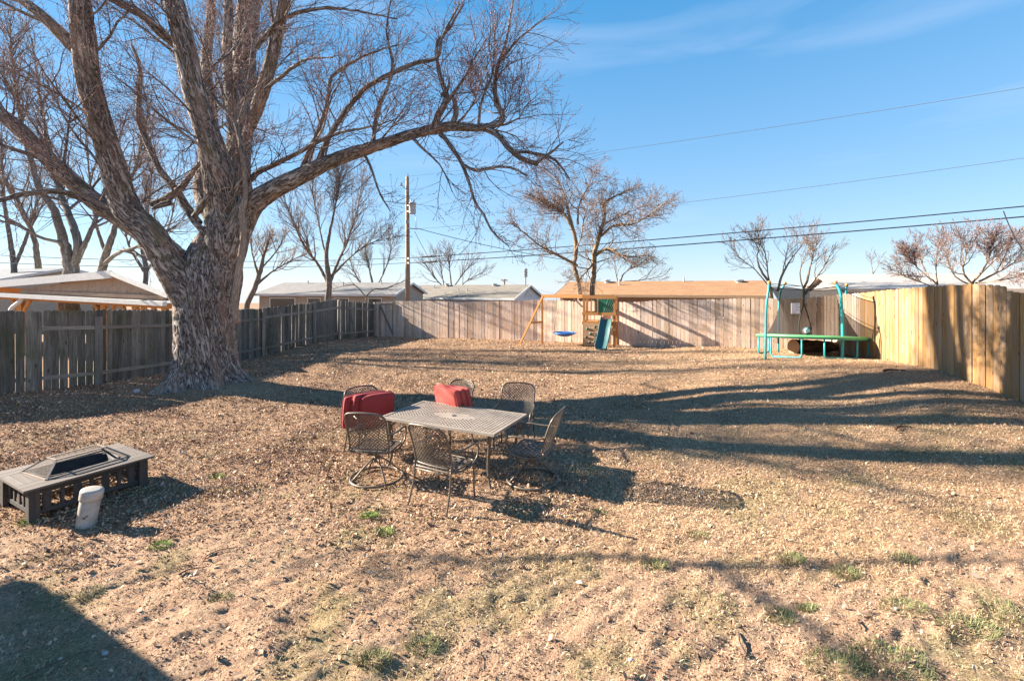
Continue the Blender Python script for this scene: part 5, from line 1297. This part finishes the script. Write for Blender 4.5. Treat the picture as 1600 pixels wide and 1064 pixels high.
# cleanout pipe
x, y = P(134, 450, 4.93)[:2]
pp_ = thing('drain_pipe', 'white capped plastic drain pipe stub leaning out of the ground beside the fire pit', 'pipe', (x, y, zg1(x, y)))
M = rot('Y', .14) @ rot('X', -.05); pvc = basic('dirty_white_pvc', (.46, .42, .37), (.34, .29, .24), 7, .45, lo=.35, hi=.6)
mb = MB(); mb.lathe([(.088, -.06), (.088, .30), (.084, .305)], k=28, M=M); mb.build('pipe', pvc, pp_, True)
mb = MB(); mb.lathe([(.089, .285), (.099, .285), (.100, .30), (.100, .375), (.094, .388), (.06, .392), (0, .394)], k=28, M=M); mb.build('cap', pvc, pp_, True)
mb = MB(); mb.box(M @ np.array([.035, -.0865, .12]), (.022, .006, .014), M, .1); mb.box(M @ np.array([.055, -.078, .14]), (.014, .006, .012), M, .1); mb.build('scuff', basic('dark_scuff', (.12, .10, .09), None, 9, .8), pp_)

# ---------------------------------------------------------------- trampoline
teal = basic('teal_painted_steel', (.03, .36, .37), (.025, .30, .32), 6, .4, tonemix=.03); green_pad = basic('green_vinyl_pad', (.12, .42, .17), (.09, .34, .13), 5, .5)
tX, tY = P(1267, 450, 14.2)[:2]; Rt = 1.47
tg = zg1(tX, tY-.3)
tr = thing('trampoline', 'round backyard trampoline with green pad, teal legs and dark safety net', 'trampoline', (tX, tY, tg)); o = (tX, tY, tg)
def tz_(x, y): # mat plane, tips slightly down to the back and right, as it stands on the slope
    return CZ-(525.5-Y0)*14.2/F - .085*(y-tY) - .035*(x-tX)
N = 56; An = [2*math.pi*k/N for k in range(N)]
def ringp(r, dz): return [(tX+r*math.cos(a), tY+r*math.sin(a), tz_(tX+r*math.cos(a), tY+r*math.sin(a))+dz) for a in An]
mb = MB(o); R_ = [ringp(Rt+.03, -.05), ringp(Rt+.04, .0), ringp(Rt-.02, .03), ringp(Rt-.2, .03), ringp(Rt-.27, .0), ringp(Rt-.2, -.03)]
V = np.array(R_).reshape(-1, 3); mb.adda(V, [(i*N+j, i*N+(j+1) % N, ((i+1) % 6)*N+(j+1) % N, ((i+1) % 6)*N+j) for i in range(6) for j in range(N)], .5); mb.build('spring_pad', green_pad, tr, True)
mb = MB(o); R_ = ringp(Rt-.26, .005); V = np.array(R_+[(tX, tY, tz_(tX, tY)-.03)]); mb.adda(V, [(j, (j+1) % N, N) for j in range(N)], .5); mb.build('jumping_mat', basic('black_mat', (.02, .02, .022), None, 30, .8), tr, True)
mb = MB(o); mb.tube(ringp(Rt-.03, -.06), .022, 8, closed=True); mb.build('frame_ring', teal, tr, True)
# four U-shaped legs
for a0 in (-1.60, -2.62, -.52, .9, 2.3):
    w2 = .32
    pts = []
    for s in (-1, 1):
        a = a0+s*w2; x, y = tX+(Rt-.05)*math.cos(a), tY+(Rt-.05)*math.sin(a); pts.append((x, y, tz_(x, y)-.05, zg1(x, y)+.025))
    (x0, y0, zt0, zb0), (x1, y1, zt1, zb1) = pts; f = .12
    path = [(x0, y0, zt0), (x0, y0, zb0+.18), (x0, y0, zb0+.08), (x0+(x1-x0)*f*.3, y0+(y1-y0)*f*.3, zb0+.02), (x0+(x1-x0)*f, y0+(y1-y0)*f, zb0), (x1-(x1-x0)*f, y1-(y1-y0)*f, zb1), (x1-(x1-x0)*f*.3, y1-(y1-y0)*f*.3, zb1+.02), (x1, y1, zb1+.08), (x1, y1, zb1+.18), (x1, y1, zt1)]
    mb = MB(o); mb.tube(path, .024, 8); mb.build('leg', teal, tr, True)
# net poles with sleeves, bending inwards at the top
tops = []
for px, dpy, a in ((1196, 0, None), (1316, 0, None), (1216, 0, None), (1325, 0, None)):
    front = px in (1196, 1316); Yp = tY-1.15 if front else tY+1.1
    if px == 1316: Yp = tY-1.25
    x = (px-CX)*Yp/F; zb = zg1(x, Yp); ztop = P(0, 444 if px != 1325 else 447, tY)[2]+.02
    inw = .16 if px in (1196, 1216) else -.12
    mb = MB(o); mb.tube(spline([(x, Yp, zb), (x+.01, Yp, zb+.8), (x+inw*.15, Yp, ztop-.7), (x+inw*.5, Yp, ztop-.25), (x+inw, Yp+(.1 if front else -.1), ztop)], 20), .031 if px != 1316 else .040, 8); mb.build('net_pole', teal, tr, True)
    mb = MB(o); mb.lathe([(0, -.03), (.05, -.03), (.05, .05), (0, .07)], (x+inw, Yp+(.1 if front else -.1), ztop), 10); mb.build('pole_cap', play_wood, tr, True)
    tops.append((x+inw, Yp+(.1 if front else -.1), ztop))
m, nt, b = newmat('safety_netting'); b.inputs['Base Color'].default_value = (.018, .014, .014, 1); b.inputs['Roughness'].default_value = .9; b.inputs['Alpha'].default_value = .64
netm = m
order = [tops[0], tops[1], tops[3], tops[2]]
mb = MB(o); cols = []
for k in range(4):
    A, B = np.array(order[k]), np.array(order[(k+1) % 4])
    for q in range(10):
        t_ = q/10; pT = A*(1-t_)+B*t_; pT[2] -= .10+.09*math.sin(t_*math.pi)
        ang = math.atan2(pT[1]-tY, pT[0]-tX); rb = Rt-.28; pb_ = np.array([tX+rb*math.cos(ang), tY+rb*math.sin(ang), 0]); pb_[2] = tz_(pb_[0], pb_[1])+.03
        col_ = []
        for v_ in np.linspace(0, 1, 8):
            p_ = pT*(1-v_)+pb_*v_; c_ = np.array([tX, tY, p_[2]]); p_ = p_+(c_-p_)*.10*math.sin(v_*math.pi)*1.1; col_.append(p_)
        cols.append(col_)
nc = len(cols); V = np.array(cols).reshape(-1, 3)
mb.adda(V, [(i*8+j, i*8+j+1, ((i+1) % nc)*8+j+1, ((i+1) % nc)*8+j) for i in range(nc) for j in range(7)], .5); mb.build('net', netm, tr, True)
mb = MB(o); mb.tube([c[0] for c in cols], .012, 5, closed=True); mb.tube([np.array(c[0])+[0, 0, .10] for c in cols], .008, 5, closed=True)
i0 = 5
fp_ = [cols[i0][k]+np.array([0, -.02, 0]) for k in range(8)]
mb.tube(spline([fp_[0]+[0, 0, .1], fp_[2], fp_[4]+[-.12, 0, 0], fp_[6]+[-.17, 0, 0], fp_[7]+[-.1, 0, 0]], 14), .016, 6); mb.tube(spline([fp_[1], fp_[2], fp_[4]+[.10, 0, 0], fp_[6]+[.19, 0, 0], fp_[7]+[.2, 0, 0]], 14), .016, 6)
mb.build('net_cord', basic('black_cord', (.02, .02, .02), None, 9, .7), tr, True)
mb = MB(o); c = P(1243, 482, tY-1.22); mb.box(c, (.24, .006, .30)); lb = mb.build('warning_sheet', basic('white_label', (.74, .74, .74), (.68, .68, .68), 9, .6), tr)
mb = MB(o)
for q in range(4): mb.box(c+np.array([random.uniform(-.06, .06), -.006, .11-q*.075]), (random.uniform(.05, .12), .003, .02), tone=.2)
mb.build('printed_lines', basic('grey_print', (.35, .35, .38), None, 9, .6), tr)
# ball on the mat
x, y = P(1261, 450, tY-.85)[:2]; m, nt, b = newmat('ball_rubber'); v = attr(nt, 'rest').outputs['Vector']
nn = noise(nt, v, 7, 2, .5); nt.links.new(ramp(nt, nn, [(.44, (.20, .52, .52)), (.5, (.70, .70, .68)), (.58, (.62, .42, .40))]), b.inputs['Base Color']); b.inputs['Roughness'].default_value = .4
mb = MB(); mb.lathe([(max(.0001, .12*math.sin(a)), -.12*math.cos(a)) for a in np.linspace(0, math.pi, 18)], k=24); bl = mb.build('ball', m, None, True); bl.location = (x, y, tz_(x, y)+.03+.12)
tag(bl, 'pale teal and white ball resting on the trampoline pad', 'ball')
# log and brick clutter under the trampoline
logm = bark('log_bark', (.36, .19, .11), (.10, .055, .035), None, .8, .02)
x, y = P(1270, 450, 14.9)[:2]; z = zg1(x, y)
lg = thing('fallen_log', 'thick reddish brown log lying under the trampoline', 'log', (x, y, z)); mb = MB((x, y, z))
A_ = np.array([x-.72, y-.15, z+.22]); B_ = np.array([x+.95, y+.25, z+.17]); mb.tube(spline([A_, (A_+B_)/2+[0, 0, .02], B_], 16), np.linspace(.23, .16, 16)*(1+.06*np.sin(np.arange(16)*1.7)), 18, cap=False); mb.build('bark', logm, lg, True)
mb = MB((x, y, z)); dv = (B_-A_)/np.linalg.norm(B_-A_); Mz = np.array(Vector(tuple(-dv)).to_track_quat('Z', 'Y').to_matrix()); mb.lathe([(.24, 0), (.2, .01), (0, .015)], A_, 18, Mz); cem = basic('cut_wood_end', (.55, .36, .22), (.38, .22, .13), 30, .8); mb.build('cut_end', cem, lg, True)
mb = MB((x, y, z)); mb.lathe([(.17, 0), (0, .01)], B_, 18, -Mz @ np.diag([1, -1, 1])); mb.build('cut_end', cem, lg, True)

# ---------------------------------------------------------------- wooden playset
ps_x, ps_y = P(938, 450, 18.85)[:2]; ps_a = math.atan2(-.40, .92)*.75
ps_z = zg1(ps_x, ps_y)
ps = thing('playset', 'small orange timber swing set with a climbing wall and canopy tower', 'playset', (ps_x, ps_y, ps_z), ps_a)
S = .60; H = 2.03
green_tarp = basic('green_canvas', (.02, .20, .13), (.015, .14, .09), 3, .7); dkgreen = basic('green_plastic', (.05, .13, .13), (.035, .10, .10), 5, .4)
for sx in (-1, 1):
    for sy in (-1, 1):
        mb = MB(); mb.box((sx*S, sy*.42, H/2-.03), (.09, .09, H+.06)); mb.build('post', play_wood, ps)
mb = MB()
for z in (H-.05, 1.32, .95):
    for sy in (-1, 1): mb.box((0, sy*.48, z), (2*S+.14, .035, .12))
    for sx in (-1, 1): mb.box((sx*(S+.06), 0, z+.002), (.035, .84, .12))
mb.box((0, 0, .98), (2*S-.1, .8, .03)); mb.box((-.05, -.49, 1.62), (.05, .04, .6)); mb.box((-.30, -.47, 1.6), (.06, .04, .56)); mb.build('tower_rails', play_wood, ps)
mb = MB(); mb.box((.16, .44, 1.63), (.86, .012, .62)); mb.build('window_canopy', green_tarp, ps)
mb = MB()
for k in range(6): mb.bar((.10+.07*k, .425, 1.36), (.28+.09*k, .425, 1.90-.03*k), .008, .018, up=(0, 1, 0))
mb.build('painted_sun_stripe', basic('sun_stripe_paint', (.5, .66, .6), None, 5, .6), ps)  # pale bars painted as stripes of sunlight on the green canopy
mb = MB()
for q in range(5): mb.box((-.30, -.515-.0, .12+q*.185), (.62, .025, .165), tone=random.random())
mb.build('climbing_wall', wood('tan_climbing_boards', (.60, .38, .21), (.42, .24, .12), .2, None), ps)
for (x, z, c) in ((-.45, .72, 0), (-.14, .80, 1), (-.33, .52, 0), (-.5, .38, 1), (-.12, .45, 1), (-.36, .18, 0), (-.15, .24, 1)):
    mb = MB(); mb.lathe([(.055, 0), (.055, .02), (.03, .045), (0, .05)], (x, -.53, z), 9, rot('X', math.radians(90))); mb.build('climbing_hold', dkgreen if c == 0 else basic('dark_hold', (.05, .06, .06), None, 5, .5), ps, True)
# wavy slide
mb = MB(); n = 18; V = []
for i in range(n):
    f = i/(n-1); y = -.5-1.05*f; z = 1.06*(1-f)**1.15+.05*math.sin(f*math.pi*2.2)*(1-f)+.06; xo = .32-.12*f
    for dx, dz in ((-.24, .13), (-.215, .13), (-.19, .0), (0, -.01), (.19, .0), (.215, .13), (.24, .13)): V.append((xo+dx, y, z+dz))
mb.adda(V, [(i*7+j, i*7+j+1, (i+1)*7+j+1, (i+1)*7+j) for i in range(n-1) for j in range(6)], .5); o = mb.build('slide', dkgreen, ps, True); solid(o, .02)
mb = MB(); mb.box((.22, -1.4, .05), (.4, .12, .12)); mb.build('slide_foot', dkgreen, ps)
# swing beam, A-frame
bx0 = -2.45
mb = MB(); mb.bar((-S-.045, -.40, H-.02), (bx0, -.1, H-.02), .045, .14); mb.build('swing_beam', play_wood, ps)
for e in (0,):
    mb = MB(); mb.bar((bx0+.03, -.1, H-.03), (bx0+.03, -.05, -.1), .09, .07, up=(1, 0, 0)); mb.build('leg', play_wood, ps)
    mb = MB(); mb.bar((bx0+.06, -.16, H-.06), (bx0-.72, -1.1, -.06), .09, .07, up=(1, 0, 0)); mb.build('leg', play_wood, ps)
    mb = MB(); mb.bar((bx0-.38, -.66, .92), (bx0+.05, -.08, .92), .04, .08); mb.build('crossbar', play_wood, ps)
mb = MB(); mb.bar((-S-.06, -.41, H-.45), (-S-.42, -.36, H-.1), .06, .05); mb.build('brace', basic('dark_brace', (.12, .08, .06), None, 9, .7), ps)
# saucer swing hangs from the beam (moves on its own)
Mz = Matrix.Rotation(ps_a, 3, 'Z'); c = Vector((ps_x, ps_y, ps_z))+Mz @ Vector((-1.42, -.28, .48))
sw = thing('saucer_swing', 'blue saucer swing hanging from the timber swing beam', 'swing', c, ps_a); 
mb = MB(); mb.lathe([(0, -.13), (.2, -.11), (.40, -.03), (.46, .02), (.44, .03), (.2, -.07), (0, -.10)], k=26); mb.build('saucer', basic('blue_fabric', (.02, .13, .50), (.015, .09, .36), 6, .5), sw, True)
mb = MB(); mb.tube([(.46*math.cos(a), .46*math.sin(a), .025) for a in np.linspace(0, 2*math.pi, 33)[:-1]], .024, 8, closed=True); mb.build('rim', basic('blue_rim', (.03, .22, .62), None, 6, .4), sw, True)
mb = MB()
for a in (.6, 2.54, 3.74, 5.68):
    top = np.array([-.36 if math.cos(a) < 0 else .36, 0.07, 1.50]); mb.tube([(.46*math.cos(a), .46*math.sin(a), .03), top], .009, 5)
mb.build('rope', basic('yellow_rope', (.56, .50, .18), None, 9, .8), sw)

# ---------------------------------------------------------------- small stuff: sticks, stones
stickm = bark('stick_bark', (.30, .22, .16), (.12, .08, .06), None, 1.5, .005)
random.seed(12)
def stick(label, px, py, L_, ang, r, grp=None, bend=.1, mat=stickm):
    Y = F*(CZ-.02)/(py-Y0); x = (px-CX)*Y/F; z = zg1(x, Y)
    mb = MB(); a = spline([(-L_/2, 0, .0), (-L_*.1, bend*L_, .012), (L_/2, 0, .004)], 10); mb.tube(a, np.linspace(r, r*.45, 10), 6)
    o = mb.build('fallen_stick', mat, None, True); o.location = (x, Y, z+r+.006); o.rotation_euler = (0, 0, ang); return tag(o, label, 'stick', grp)
stick('dark curved stick on bare soil below the middle right, the biggest there', 1160, 1008, .22, 1.35, .011)
stick('short stub of stick standing out on the soil right of the dark curved one', 1343, 985, .08, 1.2, .009)
stick('thin straight twig on the soil near the bottom centre', 752, 1028, .16, 1.62, .004)
stick('pale twig by the grass tuft at the bottom right of the yard', 1478, 1054, .22, 2.2, .006)
stick('thin twig beside the grass at the bottom edge, left of the pale twig', 1454, 1050, .14, 2.0, .005)
stick('dark root lying on the soil in front of the fire pit', 300, 895, .2, .5, .008)
stick('long thin dark twig in the shadow at the lower left', 130, 1030, .6, .55, .005)
stick('reddish curved branch piece on the straw grass at the far right', 1398, 630, .5, .1, .03, None, .12, logm)
stick('small brown branch piece on the straw grass in the right middle', 1412, 710, .3, .2, .02, None, .1, logm)
stick('twig lying among leaves left of the centre foreground', 350, 862, .28, .5, .006)
stonem = basic('pale_stone', (.45, .43, .42), (.33, .31, .3), 12, .8)
for k, (px, py, r, lb_) in enumerate(((214, 625, .07, 'round grey stone at the left foot of the maple trunk'), (986, 1022, .018, 'small bluish pebble on the soil near the bottom centre'), (164, 1012, .02, 'white pebble in the shadow at the lower left'), (1400, 952, .014, 'pale stone in the soil at the lower right'))):
    Y = F*(CZ-.05)/(py-Y0); x = (px-CX)*Y/F; mb = MB(); pr = [(max(.001, r*math.sin(a)*(1+.1*math.sin(3*a))), -r*.7*math.cos(a)) for a in np.linspace(0, math.pi, 9)]; mb.lathe(pr, k=11)
    o = mb.build('stone', stonem, None, True); o.location = (x, Y, zg1(x, Y)+r*.45); o.scale = (1.2, .9, 1); tag(o, lb_, 'stone')
# grass tufts, each one a plant
def tuft(px, py, r, n, h, label, Y=None):
    Y = Y or F*(CZ-.02)/(py-Y0); x = (px-CX)*Y/F; rg_ = np.random.default_rng(px)
    a = rg_.uniform(0, 6.28, n); rr = r*np.sqrt(rg_.random(n)); X_ = rr*np.cos(a); Y_ = rr*np.sin(a)*.7; z0_ = zg1(x, Y); Z_ = zg(X_+x, Y_+Y)-z0_
    az = a+rg_.normal(0, .8, n); el = rg_.uniform(.3, 1.35, n); L_ = h*rg_.uniform(.5, 1.1, n)
    d = np.stack([np.cos(az)*np.cos(el), np.sin(az)*np.cos(el), np.sin(el)], -1); s_ = np.stack([-np.sin(az), np.cos(az), 0*az], -1)*.0017
    c = np.stack([X_, Y_, Z_], -1); mid = c+d*(L_*.55)[:, None]; tip = c+d*L_[:, None]-np.array([0, 0, 1.])*(L_*.22*np.cos(el))[:, None]
    V = np.stack([c-s_, c+s_, mid+s_*.8, mid-s_*.8, tip], 1).reshape(-1, 3); idx = np.arange(n)[:, None]*5
    o = put('grass_tuft', fast_mesh('grass_tuft', V, [idx+np.array([[0, 1, 2, 3]]), idx+np.array([[3, 2, 4]])], False, {'tone': np.repeat(rg_.beta(2, 2, n), 5)}), gm_b if label.startswith('bright') else gm)
    o.location = (x, Y, z0_); return tag(o, label, 'grass tuft', 'green grass tufts on the soil')
gm_b = leafmat('bright_grass_blade', [(0, (.08, .14, .02)), (.5, (.20, .34, .05)), (1, (.42, .52, .14))])
for px, py, r, n, h, lb_ in ((577, 806, .10, 320, .06, 'bright green grass tuft in front of the left swivel chair'), (600, 830, .10, 260, .05, 'bright green tuft just below the other bright one'),
    (1023, 884, .11, 420, .07, 'dark green tuft on the thin branch shadow, right of centre'), (1236, 880, .13, 420, .07, 'green tuft above the thin branch shadow at the right'),
    (1322, 902, .12, 380, .07, 'green tuft crossed by the thin branch shadow at the right'), (1412, 884, .12, 300, .06, 'sparse green tuft above the shadow near the right edge'),
    (1262, 952, .07, 260, .06, 'small dark tuft on open soil at the lower right'), (1218, 965, .12, 340, .06, 'green tuft beside a soil hollow, lower right'),
    (1412, 956, .16, 420, .06, 'wide pale green tuft at the lower right'), (1390, 1040, .26, 800, .065, 'large green clump at the bottom edge, lower right'),
    (1578, 972, .22, 560, .06, 'large green clump at the right edge of the foreground'), (1510, 990, .2, 560, .07, 'green clump between the two largest clumps at the right'),
    (585, 1032, .12, 360, .07, 'dark green tuft at the bottom, left of centre'), (662, 1006, .13, 380, .05, 'low green tuft at the bottom centre'),
    (340, 742, .10, 260, .05, 'bright green tuft to the right of the fire pit'), (45, 815, .12, 300, .05, 'bright yellow green tuft in front of the fire pit leg'), (250, 852, .10, 260, .05, 'bright small tuft right of the white pipe'),
    (1305, 1044, .2, 600, .07, 'green clump at the bottom edge left of the large clump'), (140, 925, .1, 220, .05, 'pale tuft at the edge of the corner shadow'),
    (935, 800, .09, 220, .05, 'green tuft under the end of the chair shadow'), (1090, 838, .12, 300, .05, 'green tuft right of the patio set shadow'), (345, 932, .09, 240, .05, 'dry green tuft on the bare soil left of the dug hole')):
    tuft(px, py, r, n, h, lb_)
